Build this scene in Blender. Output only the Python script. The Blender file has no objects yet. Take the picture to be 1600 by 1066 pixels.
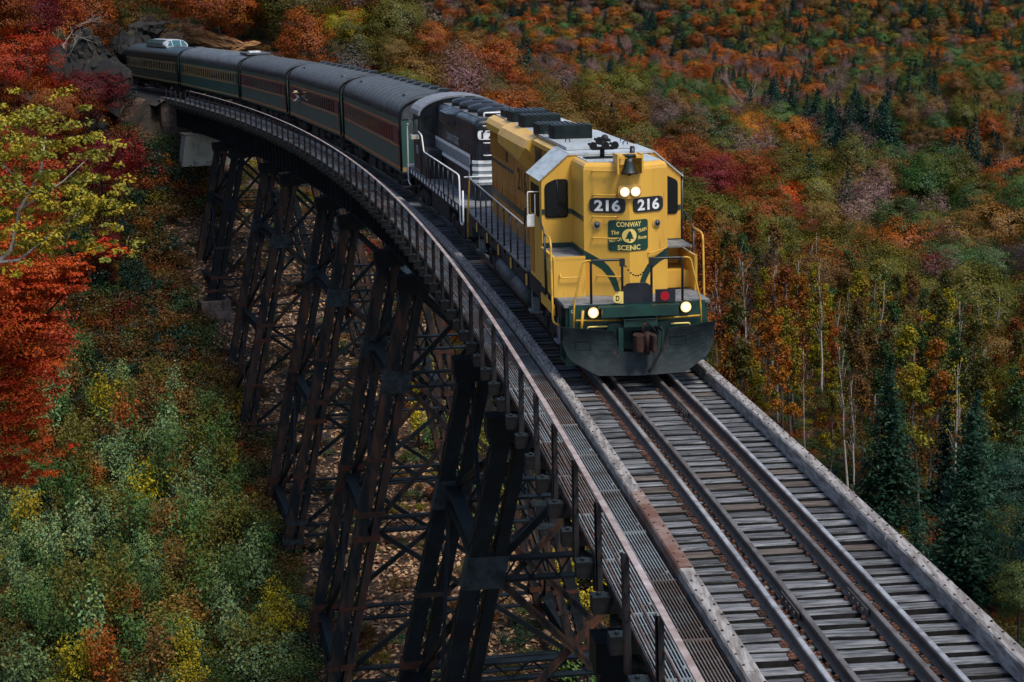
import bpy, bmesh, math, random
import numpy as np
from mathutils import Vector, Matrix

SC = bpy.context.scene
COL = SC.collection
RNG = np.random.default_rng(7)
random.seed(7)

# ------------------------------------------------------------------ camera
CAMH, FPX, PITCH, ROLL = 7.6294, 2812.57, math.radians(10.7481), math.radians(-1.1282)
cam_data = bpy.data.cameras.new('camera')
cam = bpy.data.objects.new('camera', cam_data)
COL.objects.link(cam)
cam_data.sensor_width = 36.0
cam_data.lens = 36.0 * FPX / 1600.0
cam_data.clip_start, cam_data.clip_end = 0.5, 9000.0
_f = Vector((0, math.cos(PITCH), -math.sin(PITCH)))
_u = Vector((0, math.sin(PITCH), math.cos(PITCH)))
_r = Vector((1, 0, 0))
_r2 = math.cos(ROLL) * _r + math.sin(ROLL) * _u
_u2 = -math.sin(ROLL) * _r + math.cos(ROLL) * _u
cam.matrix_world = Matrix(((_r2.x, _u2.x, -_f.x, 0), (_r2.y, _u2.y, -_f.y, 0), (_r2.z, _u2.z, -_f.z, CAMH), (0, 0, 0, 1)))
SC.camera = cam

# ------------------------------------------------------------------ sky, sun, exposure
SUN_EL, SUN_AZ = math.radians(60), math.radians(142)     # azimuth clockwise from +Y
world = bpy.data.worlds.new('World')
SC.world = world
world.use_nodes = True
wn = world.node_tree
for n in list(wn.nodes): wn.nodes.remove(n)
_o = wn.nodes.new('ShaderNodeOutputWorld'); _b = wn.nodes.new('ShaderNodeBackground'); _s = wn.nodes.new('ShaderNodeTexSky')
_s.sky_type = 'NISHITA'; _s.sun_disc = False; _s.sun_elevation = SUN_EL; _s.sun_rotation = SUN_AZ
_s.air_density = 1.0; _s.dust_density = 1.2; _s.ozone_density = 1.0
_b.inputs['Strength'].default_value = 0.068
_h = wn.nodes.new('ShaderNodeHueSaturation'); _h.inputs['Saturation'].default_value = 0.95      # a clouded, greyed sky
wn.links.new(_s.outputs[0], _h.inputs['Color']); wn.links.new(_h.outputs[0], _b.inputs[0]); wn.links.new(_b.outputs[0], _o.inputs[0])
sl = bpy.data.lights.new('sun', 'SUN'); sl.energy = 1.5; sl.angle = math.radians(16); sl.color = (1.0, 0.94, 0.85)
so = bpy.data.objects.new('sun', sl); COL.objects.link(so)
_d = Vector((math.sin(SUN_AZ) * math.cos(SUN_EL), math.cos(SUN_AZ) * math.cos(SUN_EL), math.sin(SUN_EL)))
so.rotation_euler = _d.to_track_quat('Z', 'Y').to_euler(); so.location = (30, -20, 60)
SC.view_settings.view_transform = 'Standard'
try: SC.view_settings.look = 'None'
except Exception: pass
SC.view_settings.gamma = 1.0
SC.view_settings.use_curve_mapping = False
SC.view_settings.exposure = 1.27
SC.cycles.max_bounces = 5; SC.cycles.diffuse_bounces = 3; SC.cycles.glossy_bounces = 2
SC.cycles.transmission_bounces = 3; SC.cycles.transparent_max_bounces = 6

# ------------------------------------------------------------------ object helpers
def tag(o, label=None, cat=None, group=None, kind=None):
    if label: o['label'] = label
    if cat: o['category'] = cat
    if group: o['group'] = group
    if kind: o['kind'] = kind
    return o
def thing(name, label, cat, loc=(0, 0, 0), rotz=0.0, group=None):
    o = bpy.data.objects.new(name, None); COL.objects.link(o)
    o.empty_display_size = 0.3
    o.location = loc; o.rotation_euler = (0, 0, rotz)
    return tag(o, label, cat, group)
def link_mesh(name, me, parent=None, loc=None, rot=None, scale=None):
    o = bpy.data.objects.new(name, me); COL.objects.link(o)
    if parent is not None: o.parent = parent
    if loc is not None: o.location = loc
    if rot is not None: o.rotation_euler = rot
    if scale is not None: o.scale = scale
    return o
def copy_tree(o, parent=None):
    c = o.copy(); COL.objects.link(c)
    if parent is not None: c.parent = parent
    for ch in list(o.children): copy_tree(ch, c)
    return c

class MB:
    """collects shapes into one mesh"""
    def __init__(s): s.v, s.f, s.m, s.sm = [], [], [], []
    def add(s, vs, fs, mi=0, smooth=False):
        b = len(s.v); s.v += [tuple(p) for p in vs]
        for f in fs: s.f.append(tuple(i + b for i in f)); s.m.append(mi); s.sm.append(smooth)
        return s
    def frame(s, c, ax, ay, az, mi=0):
        c, ax, ay, az = Vector(c), Vector(ax), Vector(ay), Vector(az)
        vs = [c + i * ax + j * ay + k * az for k in (-1, 1) for j in (-1, 1) for i in (-1, 1)]
        return s.add(vs, [(0, 2, 3, 1), (4, 5, 7, 6), (0, 1, 5, 4), (2, 6, 7, 3), (0, 4, 6, 2), (1, 3, 7, 5)], mi)
    def box(s, x0, x1, y0, y1, z0, z1, mi=0):
        return s.frame(((x0 + x1) / 2, (y0 + y1) / 2, (z0 + z1) / 2), ((x1 - x0) / 2, 0, 0), (0, (y1 - y0) / 2, 0), (0, 0, (z1 - z0) / 2), mi)
    def bar(s, p0, p1, w, h, up=(0, 0, 1), mi=0):
        p0, p1 = Vector(p0), Vector(p1); d = p1 - p0
        a = d.normalized(); upv = Vector(up)
        if abs(a.dot(upv)) > 0.98: upv = Vector((1, 0, 0))
        sd = a.cross(upv).normalized(); u = sd.cross(a)
        return s.frame((p0 + p1) / 2, d / 2, sd * w / 2, u * h / 2, mi)
    def tube(s, path, r, n=6, mi=0, caps=True, smooth=True):
        P = [Vector(p) for p in path]; R = r if isinstance(r, (list, tuple)) else [r] * len(P)
        b0 = len(s.v); ref = Vector((0, 0, 1)); prev = None
        for i, p in enumerate(P):
            t = (P[min(i + 1, len(P) - 1)] - P[max(i - 1, 0)]).normalized()
            if prev is None:
                k = ref if abs(t.dot(ref)) < 0.95 else Vector((1, 0, 0)); sd = t.cross(k).normalized()
            else:
                sd = (prev - t * prev.dot(t)).normalized()
            prev = sd; u = t.cross(sd)
            for j in range(n):
                a = 2 * math.pi * j / n; s.v.append(tuple(p + (sd * math.cos(a) + u * math.sin(a)) * R[i]))
        for i in range(len(P) - 1):
            for j in range(n):
                k = (j + 1) % n; s.f.append((b0 + i * n + j, b0 + i * n + k, b0 + (i + 1) * n + k, b0 + (i + 1) * n + j)); s.m.append(mi); s.sm.append(smooth)
        if caps:
            s.f.append(tuple(b0 + j for j in range(n))[::-1]); s.m.append(mi); s.sm.append(False)
            e = b0 + (len(P) - 1) * n; s.f.append(tuple(e + j for j in range(n))); s.m.append(mi); s.sm.append(False)
        return s
    def cyl(s, p0, p1, r, n=16, mi=0, r2=None):
        return s.tube([p0, p1], [r, r if r2 is None else r2], n, mi)
    def prism(s, prof, x0, x1, mi=0, axis='x', smooth=False, caps=True):
        """closed outline (a,b) swept straight along an axis"""
        n = len(prof)
        def P(t, q):
            return (t, q[0], q[1]) if axis == 'x' else ((q[0], t, q[1]) if axis == 'y' else (q[0], q[1], t))
        vs = [P(x0, q) for q in prof] + [P(x1, q) for q in prof]
        fs = [(i, (i + 1) % n, n + (i + 1) % n, n + i) for i in range(n)]
        s.add(vs, fs, mi, smooth)
        if caps: s.add(vs, [tuple(range(n))[::-1], tuple(range(n, 2 * n))], mi)
        return s
    def loft(s, sections, mi=0, caps=True, smooth=False, closed=True):
        n = len(sections[0]); vs = [p for sec in sections for p in sec]; fs = []
        for i in range(len(sections) - 1):
            for j in range(n if closed else n - 1):
                k = (j + 1) % n; fs.append((i * n + j, i * n + k, (i + 1) * n + k, (i + 1) * n + j))
        s.add(vs, fs, mi, smooth)
        if caps: s.add(vs, [tuple(range(n))[::-1], tuple((len(sections) - 1) * n + j for j in range(n))], mi)
        return s
    def ball(s, c, r, n=10, m=6, mi=0, sq=(1, 1, 1)):
        vs, fs = [], []
        for i in range(m + 1):
            a = math.pi * i / m
            for j in range(n):
                b = 2 * math.pi * j / n
                vs.append((c[0] + r * sq[0] * math.sin(a) * math.cos(b), c[1] + r * sq[1] * math.sin(a) * math.sin(b), c[2] + r * sq[2] * math.cos(a)))
        for i in range(m):
            for j in range(n):
                k = (j + 1) % n; fs.append((i * n + j, (i + 1) * n + j, (i + 1) * n + k, i * n + k))
        return s.add(vs, fs, mi, True)
    def mesh(s, name, mats, off=None):
        me = bpy.data.meshes.new(name)
        v = s.v if off is None else [(a[0] - off[0], a[1] - off[1], a[2] - off[2]) for a in s.v]
        me.from_pydata(v, [], s.f); 
        for m in (mats if isinstance(mats, (list, tuple)) else [mats]): me.materials.append(m)
        me.polygons.foreach_set('material_index', s.m); me.polygons.foreach_set('use_smooth', s.sm)
        me.update()
        bm = bmesh.new(); bm.from_mesh(me); bmesh.ops.recalc_face_normals(bm, faces=bm.faces); bm.to_mesh(me); bm.free()
        return me
    def build(s, name, mats, parent=None, off=None, loc=None):
        if off is None and parent is not None and parent.rotation_euler[2] == 0 and parent.get('world_parts'): off = parent.location
        return link_mesh(name, s.mesh(name, mats, off), parent, loc)

def rounded(pts, r, n=3):
    """round the corners of a closed outline"""
    out = []; N = len(pts); R = r if isinstance(r, (list, tuple)) else [r] * N
    for i in range(N):
        p = Vector(pts[i]); a = (Vector(pts[i - 1]) - p); b = (Vector(pts[(i + 1) % N]) - p); rr = min(R[i], a.length * .49, b.length * .49)
        if rr <= 1e-5: out.append(tuple(p)); continue
        p0 = p + a.normalized() * rr; p2 = p + b.normalized() * rr
        for k in range(n + 1):
            t = k / n; out.append(tuple(p0 * (1 - t) ** 2 + p * 2 * t * (1 - t) + p2 * t * t))
    return out
def rrect(y0, y1, z0, z1, r, n=3): return rounded([(y0, z0), (y1, z0), (y1, z1), (y0, z1)], r, n)

def text_polys(txt, w, h, bold=0.0, shear=0.0):
    """flat lettering fitted to a w x h box, centred: vertices (u,v), faces"""
    cu = bpy.data.curves.new('lettering', 'FONT'); cu.body = txt; cu.size = 1.0; cu.offset = bold; cu.shear = shear; cu.resolution_u = 3
    ob = bpy.data.objects.new('lettering', cu); COL.objects.link(ob)
    dg = bpy.context.evaluated_depsgraph_get(); me = bpy.data.meshes.new_from_object(ob.evaluated_get(dg))
    vs = np.array([v.co[:2] for v in me.vertices]); fs = [tuple(p.vertices) for p in me.polygons]
    bpy.data.objects.remove(ob); bpy.data.curves.remove(cu); bpy.data.meshes.remove(me)
    lo, hi = vs.min(0), vs.max(0); vs = (vs - (lo + hi) / 2) / (hi - lo) * np.array([w, h])
    return vs, fs
def text_build(name, txt, w, h, origin, ux, uz, mat, parent, bold=0.015, shear=0.0, rot=0.0, fn=None):
    vs, fs = text_polys(txt, w, h, bold, shear)
    c, s = math.cos(rot), math.sin(rot); O, U, W = Vector(origin), Vector(ux), Vector(uz)
    pts = []
    for a, b in vs:
        a, b = a * c - b * s, a * s + b * c
        pts.append(tuple(fn(a, b)) if fn else tuple(O + U * a + W * b))
    mb = MB(); mb.add(pts, fs); me = bpy.data.meshes.new(name); me.from_pydata(mb.v, [], mb.f); me.materials.append(mat)
    return link_mesh(name, me, parent)

# ------------------------------------------------------------------ materials
def mat(name, base, rough=0.7, metal=0.0, var=None, vscale=3.0, vlo=0.35, vhi=0.65, bump=0.0, bscale=20.0, stretch=None, spec=0.5,
        coords='Object', rnd=0.0, var2=None, v2scale=12.0, v2lo=0.55, v2hi=0.7, detail=6.0, rvar=0.0, emit=None, estr=0.0, coat=0.0):
    m = bpy.data.materials.new(name); m.use_nodes = True; nt = m.node_tree; N, L = nt.nodes, nt.links
    bs = N['Principled BSDF']
    bs.inputs['Roughness'].default_value = rough; bs.inputs['Metallic'].default_value = metal
    bs.inputs['Specular IOR Level'].default_value = spec if rough < .5 else spec * .35; bs.inputs['Coat Weight'].default_value = coat
    rgb = (*base, 1)
    bs.inputs['Base Color'].default_value = rgb
    tc = N.new('ShaderNodeTexCoord'); mp = N.new('ShaderNodeMapping'); L.new(tc.outputs[coords], mp.inputs[0])
    if stretch: mp.inputs['Scale'].default_value = stretch
    if rnd:
        oi = N.new('ShaderNodeObjectInfo'); cv = N.new('ShaderNodeCombineXYZ'); mm = N.new('ShaderNodeMath'); mm.operation = 'MULTIPLY'; mm.inputs[1].default_value = 37.0
        L.new(oi.outputs['Random'], mm.inputs[0]); L.new(mm.outputs[0], cv.inputs[0]); L.new(mm.outputs[0], cv.inputs[1]); L.new(cv.outputs[0], mp.inputs['Location'])
    col = None
    def layer(prev, c2, sc, lo, hi):
        nz = N.new('ShaderNodeTexNoise'); nz.inputs['Scale'].default_value = sc; nz.inputs['Detail'].default_value = detail; nz.inputs['Roughness'].default_value = 0.62
        L.new(mp.outputs[0], nz.inputs['Vector'])
        mr = N.new('ShaderNodeMapRange'); mr.interpolation_type = 'SMOOTHSTEP'; mr.inputs['From Min'].default_value = lo; mr.inputs['From Max'].default_value = hi
        L.new(nz.outputs['Fac'], mr.inputs[0])
        mx = N.new('ShaderNodeMix'); mx.data_type = 'RGBA'
        if prev is None: mx.inputs[6].default_value = rgb
        else: L.new(prev, mx.inputs[6])
        mx.inputs[7].default_value = (*c2, 1); L.new(mr.outputs[0], mx.inputs[0])
        return mx.outputs[2], mr.outputs[0]
    fac = None
    if var is not None: col, fac = layer(col, var, vscale, vlo, vhi)
    if var2 is not None: col, _ = layer(col, var2, v2scale, v2lo, v2hi)
    if rnd:
        hs = N.new('ShaderNodeHueSaturation'); mr = N.new('ShaderNodeMapRange'); mr.inputs['To Min'].default_value = 1 - rnd; mr.inputs['To Max'].default_value = 1 + rnd
        L.new(oi.outputs['Random'], mr.inputs[0]); L.new(mr.outputs[0], hs.inputs['Value'])
        if col is None: hs.inputs['Color'].default_value = rgb
        else: L.new(col, hs.inputs['Color'])
        col = hs.outputs[0]
    if col is not None: L.new(col, bs.inputs['Base Color'])
    if rvar and fac is not None:
        mr = N.new('ShaderNodeMapRange'); mr.inputs['To Min'].default_value = rough; mr.inputs['To Max'].default_value = min(1, rough + rvar)
        L.new(fac, mr.inputs[0]); L.new(mr.outputs[0], bs.inputs['Roughness'])
    if bump:
        nz = N.new('ShaderNodeTexNoise'); nz.inputs['Scale'].default_value = bscale; nz.inputs['Detail'].default_value = 5; L.new(mp.outputs[0], nz.inputs['Vector'])
        bp = N.new('ShaderNodeBump'); bp.inputs['Strength'].default_value = bump; bp.inputs['Distance'].default_value = 0.03
        L.new(nz.outputs['Fac'], bp.inputs['Height']); L.new(bp.outputs[0], bs.inputs['Normal'])
    if emit:
        bs.inputs['Emission Color'].default_value = (*emit, 1); bs.inputs['Emission Strength'].default_value = estr
    return m

M = {}
M['yellow'] = mat('yellow_paint', (.67, .378, .053), .4, var=(.58, .31, .045), vscale=1.3, vlo=.4, vhi=.75, var2=(.25, .125, .035), v2scale=5, v2lo=.56, v2hi=.78, stretch=(1.3, 1.3, .25), bump=.04, bscale=6)
M['yellow_dirty'] = mat('weathered_yellow_paint', (.42, .185, .035), .55, var=(.24, .10, .022), vscale=1.6, vlo=.4, vhi=.7, var2=(.09, .045, .018), v2scale=5, v2lo=.58, v2hi=.75, stretch=(1.2, 1, .3), bump=.05, bscale=6)
M['yellow_bright'] = mat('handrail_yellow_paint', (.66, .36, .03), .4, var=(.45, .24, .03), vscale=6)
M['green'] = mat('dark_green_paint', (.008, .045, .036), .35, var=(.006, .028, .024), vscale=2.5)
M['green_sign'] = mat('sign_green_paint', (.007, .042, .030), .4)
M['cream'] = mat('cream_lettering_paint', (.72, .55, .16), .5)
M['white'] = mat('white_paint', (.80, .80, .78), .5, var=(.6, .6, .6), vscale=5)
M['black'] = mat('black_paint', (.012, .014, .018), .4, var=(.03, .03, .032), vscale=2.5, vlo=.5, vhi=.8)
M['navy'] = mat('blue_black_paint', (.005, .008, .014), .3, var=(.010, .013, .019), vscale=2, rvar=.25)
M['grime'] = mat('grimy_black_steel', (.016, .016, .017), .7, var=(.045, .038, .032), vscale=3, vlo=.45, vhi=.75, bump=.15, bscale=14)
M['roofgrey'] = mat('wet_grey_roof_paint', (.44, .47, .49), .26, var=(.30, .33, .35), vscale=2.2, vlo=.4, vhi=.7, var2=(.07, .085, .10), v2scale=5, v2lo=.6, v2hi=.75, stretch=(.5, 2.2, 1), rvar=.25)
M['walkgrey'] = mat('grey_walkway_plate', (.20, .205, .215), .5, var=(.11, .115, .12), vscale=3, rvar=.3)
M['glass'] = mat('dark_window_glass', (.008, .012, .014), .08, spec=.7)
M['glass_blue'] = mat('dome_window_glass', (.03, .10, .11), .1, spec=.8)
M['rubber'] = mat('black_rubber_and_horn_shade', (.008, .008, .009), .7)
M['lamp'] = mat('lit_headlamp_glass', (1, .9, .7), .3, emit=(1.0, .84, .58), estr=2.6)
M['reservoir'] = mat('grey_reservoir_steel', (.06, .066, .07), .55, var=(.03, .03, .03), vscale=4)
M['lampglow'] = mat('headlamp_reflector', (.8, .5, .25), .3, emit=(1.0, .55, .20), estr=.45)
M['outrig'] = mat('creosoted_outrigger_timber', (.008, .0085, .009), .95, var=(.018, .018, .019), vscale=3, bump=.3)
M['lampring'] = mat('headlamp_bezel', (.55, .30, .06), .35)
M['chrome'] = mat('dull_bare_steel', (.42, .43, .44), .35, metal=.8, var=(.25, .25, .25), vscale=6)
M['bronze'] = mat('tarnished_bronze', (.045, .038, .03), .45, metal=.6, var=(.03, .05, .045), vscale=9)
M['red'] = mat('red_marker_glass', (.35, .008, .02), .25)
M['plow'] = mat('scuffed_plow_steel', (.010, .016, .018), .5, var=(.030, .040, .042), vscale=2.4, vlo=.4, vhi=.75, var2=(.11, .045, .022), v2scale=3.0, v2lo=.66, v2hi=.8, bump=.08, bscale=7)
M['rustdark'] = mat('rusty_coupler_steel', (.05, .022, .016), .75, var=(.02, .014, .012), vscale=7, bump=.2)
M['wheel'] = mat('wheel_steel', (.05, .045, .04), .55, metal=.3)
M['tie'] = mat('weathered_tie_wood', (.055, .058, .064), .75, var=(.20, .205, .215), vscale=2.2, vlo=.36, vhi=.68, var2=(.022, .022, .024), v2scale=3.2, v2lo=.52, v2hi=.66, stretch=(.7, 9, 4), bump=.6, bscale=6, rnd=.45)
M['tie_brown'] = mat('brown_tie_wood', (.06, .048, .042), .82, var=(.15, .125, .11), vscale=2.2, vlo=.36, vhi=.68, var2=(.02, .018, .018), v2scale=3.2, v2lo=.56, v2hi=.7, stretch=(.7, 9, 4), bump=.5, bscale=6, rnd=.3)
M['timber'] = mat('bleached_guard_timber', (.33, .31, .30), .8, var=(.155, .138, .13), vscale=1.6, vlo=.36, vhi=.62, var2=(.115, .08, .068), v2scale=2.6, v2lo=.58, v2hi=.72, stretch=(10, 1.2, 6), bump=.45, bscale=5)
M['timber_rust'] = mat('rust_stained_guard_timber', (.21, .15, .128), .8, var=(.13, .066, .05), vscale=1.5, vlo=.4, vhi=.62, var2=(.55, .47, .44), v2scale=1.2, v2lo=.6, v2hi=.66, bump=.4, bscale=5)
M['railtop'] = mat('worn_rail_head', (.52, .50, .49), .32, metal=.5, var=(.26, .235, .22), vscale=3)
M['grailtop'] = mat('guard_rail_head', (.17, .15, .145), .5, metal=.3, var=(.09, .078, .07), vscale=3)
M['tie_side'] = mat('dark_tie_side', (.010, .010, .011), .9, var=(.022, .021, .021), vscale=6)  # near-black colour for tie sides, ends and undersides; tops are paler
M['railweb'] = mat('rail_web_rust', (.075, .066, .063), .6, var=(.105, .088, .08), vscale=6)
M['plate'] = mat('rusty_tie_plate', (.15, .068, .043), .8, var=(.055, .032, .025), vscale=5, rnd=.3)
M['grating'] = mat('galvanised_grating', (.22, .25, .26), .45, metal=.2, var=(.13, .11, .10), vscale=1.6, vlo=.42, vhi=.7, rnd=.25)
M['grating_rust'] = mat('rusty_grating', (.13, .10, .085), .55, metal=.15, var=(.18, .185, .185), vscale=1.6, vlo=.42, vhi=.7, rnd=.3)
M['hrail'] = mat('worn_pink_grey_handrail', (.36, .295, .28), .5, var=(.22, .165, .15), vscale=3, var2=(.42, .38, .38), v2scale=1.2)
M['post'] = mat('dark_railing_post', (.02, .019, .021), .6, var=(.05, .025, .018), vscale=5, vlo=.5, vhi=.75)
M['steel'] = mat('blackened_trestle_steel', (.0038, .0062, .0080), .52, var=(.010, .015, .0185), vscale=1.6, vlo=.42, vhi=.75, var2=(.022, .011, .008), v2scale=2.6, v2lo=.62, v2hi=.78, bump=.12, bscale=12)
M['steel_rust'] = mat('rust_streaked_trestle_steel', (.036, .024, .019), .6, var=(.105, .040, .021), vscale=2.2, vlo=.46, vhi=.74, var2=(.006, .010, .013), v2scale=1.3, v2lo=.42, v2hi=.60, stretch=(1.6, 1.6, .35), bump=.2, bscale=10)
M['band'] = mat('rust_red_batten_plate', (.07, .024, .014), .65, var=(.022, .015, .013), vscale=3)
M['gusset'] = mat('grey_gusset_plate', (.030, .040, .046), .5, var=(.010, .015, .018), vscale=3.5, var2=(.07, .028, .02), v2scale=4, v2lo=.62, v2hi=.75)
M['concrete'] = mat('aged_concrete', (.25, .24, .20), .85, var=(.17, .16, .13), vscale=1.2, vlo=.4, vhi=.7, var2=(.12, .11, .09), v2scale=2.4, v2lo=.6, v2hi=.75, stretch=(1, 1, .6), bump=.2)
M['stone'] = mat('granite_block', (.115, .088, .073), .85, var=(.055, .042, .036), vscale=1.5, var2=(.17, .15, .13), v2scale=2.2, v2lo=.6, v2hi=.7, bump=.4, rnd=.4)
M['granite_spare'] = mat('granite_block_pale', (.22, .185, .165), .85, var=(.13, .10, .085), vscale=3, bump=.4, rnd=.3)
M['rock'] = mat('grey_ledge_rock', (.028, .027, .026), .85, var=(.011, .0115, .012), vscale=.9, vlo=.38, vhi=.66, var2=(.075, .055, .036), v2scale=1.8, v2lo=.52, v2hi=.75, bump=.6, bscale=3, rnd=.2)
M['rock_tan'] = mat('tan_ledge_rock', (.24, .12, .05), .9, var=(.10, .055, .03), vscale=1.2, vlo=.4, vhi=.7, bump=.5, bscale=3, rnd=.15)
M['coach_green'] = mat('coach_green_paint', (.030, .080, .066), .4, var=(.050, .100, .082), vscale=1.6, vlo=.4, vhi=.75, var2=(.022, .050, .044), v2scale=4, v2lo=.55, v2hi=.75, stretch=(1, 1, .35))
M['coach_green2'] = mat('coach_bright_green_paint', (.014, .085, .068), .38, var=(.016, .060, .05), vscale=1.6, stretch=(1, 1, .35))
M['coach_dark'] = mat('dome_car_dark_green_paint', (.008, .022, .024), .35, var=(.014, .03, .032), vscale=1.6)
M['maroon'] = mat('coach_maroon_paint', (.105, .028, .028), .45, var=(.065, .019, .02), vscale=2)
M['winframe'] = mat('faded_window_frame', (.17, .085, .075), .5, var=(.11, .05, .045), vscale=4)
M['orange'] = mat('coach_orange_stripe', (.46, .17, .05), .5, var=(.30, .11, .04), vscale=4)
M['gold'] = mat('coach_gold_stripe', (.30, .20, .09), .5)
M['coachroof'] = mat('tarred_coach_roof', (.048, .052, .057), .5, var=(.085, .09, .096), vscale=2.2, vlo=.4, vhi=.75, var2=(.12, .12, .125), v2scale=6, v2lo=.68, v2hi=.78, bump=.25, bscale=9)
M['coachroof_lt'] = mat('grey_coach_roof', (.10, .11, .118), .45, var=(.06, .067, .073), vscale=1.6, stretch=(.5, 1, 1))
M['silver'] = mat('bare_aluminium', (.55, .57, .58), .35, metal=.4)
M['skin'] = mat('skin', (.42, .25, .18), .6)
M['hat'] = mat('straw_hat', (.55, .42, .30), .8)
M['shirt'] = mat('grey_shirt', (.16, .17, .19), .85)
M['bark'] = mat('grey_brown_bark', (.035, .028, .024), .9, var=(.03, .025, .022), vscale=5, stretch=(2, 2, .5), bump=.4)
M['bark_white'] = mat('white_birch_bark', (.44, .40, .36), .8, var=(.28, .24, .21), vscale=4, var2=(.05, .045, .04), v2scale=5, v2lo=.64, v2hi=.7, stretch=(1, 1, 2.5))
M['bark_pale'] = mat('pale_grey_bark', (.12, .10, .088), .85, var=(.05, .042, .036), vscale=4, stretch=(1, 1, 1.5))
M['log'] = mat('weathered_log', (.20, .165, .135), .85, var=(.09, .07, .06), vscale=3, stretch=(.5, 4, 4))

# ------------------------------------------------------------------ the track's plan
PX, PY, HD, K0, K1, K2 = 2.588659, 35.295459, math.radians(6.693472), 0.00153436, 2.09236e-05, -1.742454e-07
_S = np.linspace(-60, 400, 1841)
def _plan():
    sc = np.clip(_S, -26, 150)
    k = K0 + K1 * sc + K2 * sc * sc
    k = np.where(_S > 150, 0.0007, k)
    ds = np.diff(_S); i0 = int(np.argmin(abs(_S)))
    ci = lambda v: (lambda c: c - c[i0])(np.concatenate([[0], np.cumsum((v[1:] + v[:-1]) / 2 * ds)]))
    a = HD + ci(k)
    return PX + ci(-np.sin(a)), PY + ci(np.cos(a)), a
_TX, _TY, _TA = _plan()
def pt(s, o, z):
    x = np.interp(s, _S, _TX); y = np.interp(s, _S, _TY); a = np.interp(s, _S, _TA)
    return Vector((float(x + math.cos(a) * o), float(y + math.sin(a) * o), float(z)))
def head(s): return float(np.interp(s, _S, _TA))
def along(s): a = head(s); return Vector((-math.sin(a), math.cos(a), 0))
def across(s): a = head(s); return Vector((math.cos(a), math.sin(a), 0))
def car_frame(sc, half):
    a, b = pt(sc - half, 0, 0), pt(sc + half, 0, 0); c = (a + b) / 2; d = (a - b).normalized()
    return c, math.atan2(d.y, d.x)
def srange(a, b, d): 
    n = max(1, int(round((b - a) / d))); return [a + (b - a) * i / n for i in range(n + 1)]
# ================================================================== terrain
CTRL = np.array([
 # ravine under the trestle
 (5, -30, -20), (5, 10, -21.5), (-6, 75, -21), (3, 75, -21.2), (-5, 85, -20.8), (-12, 100, -20.6), (-17, 108, -20.4), (-8, 110, -20.3), (-20, 122, -17.5), (-21, 131, -14.6),
 (-16, 128, -16.0), (-23.5, 143, -9.5), (-26, 149.5, -5.7), (-22, 151, -6.5), (-28, 156, -3.0), (-31.5, 166, -.75), (-36, 179, -.75), (-50, 215, -.75),
 # left side
 (-20, 72, -20.4), (-30, 75, -18.5), (-26, 104, -18.5), (-29, 118, -14), (-45, 100, -11), (-40, 60, -15), (-30, 40, -17), (-60, 80, -6), (-34, 135, -8.5), (-42, 140, -3.5),
 (-44, 160, 1.5), (-35.5, 156, -2.2), (-40, 168, 1.2), (-60, 150, 6), (-90, 120, 10), (-80, 200, 15), (-150, 200, 30), (-150, 100, 22), (-60, 20, -10), (-150, 0, 10),
 # slope behind the train
 (-33, 187, 3.5), (-27, 184, 2.2), (-22, 176, -.6), (-27, 196, 5.5), (-42, 200, 6.0), (-5, 190, -7), (-22, 230, 7), (-60, 260, 18), (-17, 163, -3.2), (-9, 146, -8.5), (-3, 130, -12.5), (1, 120, -15.8),
 (10, 140, -17), (6, 165, -13), (-14, 118, -18.2), (-45, 185, 2.5), (-55, 180, 5),
 # right side and valley
 (12, 80, -21.5), (25, 90, -24), (40, 120, -27), (20, 150, -23), (20, 55, -20.5), (40, 60, -22), (60, 150, -31), (40, 250, -30), (100, 300, -37), (-20, 300, -8), (-50, 300, 8), (-80, 330, 25),
 (30, 20, -18), (70, 40, -22), (150, 100, -30), (0, 250, -16), (-20, 420, -22), (-80, 500, 8), (-150, 500, 40), (200, 250, -38), (350, 400, -42),
 (0, 600, -42), (200, 600, -45), (-120, 700, -15), (-250, 800, 30), (100, 1000, -46), (350, 1000, -46), (-150, 1000, -38), (450, 1430, -42), (100, 1430, -42), (-200, 1430, -36), (700, 1200, -46), (600, 700, -45),
 (-200, 1650, 12), (100, 1660, 14), (450, 1640, 16), (800, 1600, 14), (100, 2000, 105), (500, 2000, 110), (-200, 2000, 100), (900, 2000, 110), (200, 2700, 230), (900, 2700, 240), (-400, 2600, 220), (-500, 1400, 60), (1200, 1200, 0),
], float)
_cs = 7.0
def _phi(d2): return np.sqrt(d2 + _cs * _cs)
_A = _phi(((CTRL[:, None, :2] - CTRL[None, :, :2]) ** 2).sum(-1)); _n = len(CTRL)
_K = np.zeros((_n + 1, _n + 1)); _K[:_n, :_n] = _A; _K[_n, :_n] = 1; _K[:_n, _n] = 1
_W = np.linalg.solve(_K, np.append(CTRL[:, 2], 0))
_tr = np.random.default_rng(3)
_waves = [(_tr.uniform(0, 6.28), _tr.uniform(0, 6.28), lam) for lam in (3.1, 4.3, 6.5, 9, 13, 19, 31, 47, 90, 140, 230) for _ in range(3)]
def fbm(x, y):
    z = np.zeros_like(x)
    for a, p, lam in _waves: z = z + lam ** .9 * .010 * np.sin((x * math.cos(a) + y * math.sin(a)) * 6.283 / lam + p)
    return z
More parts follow.
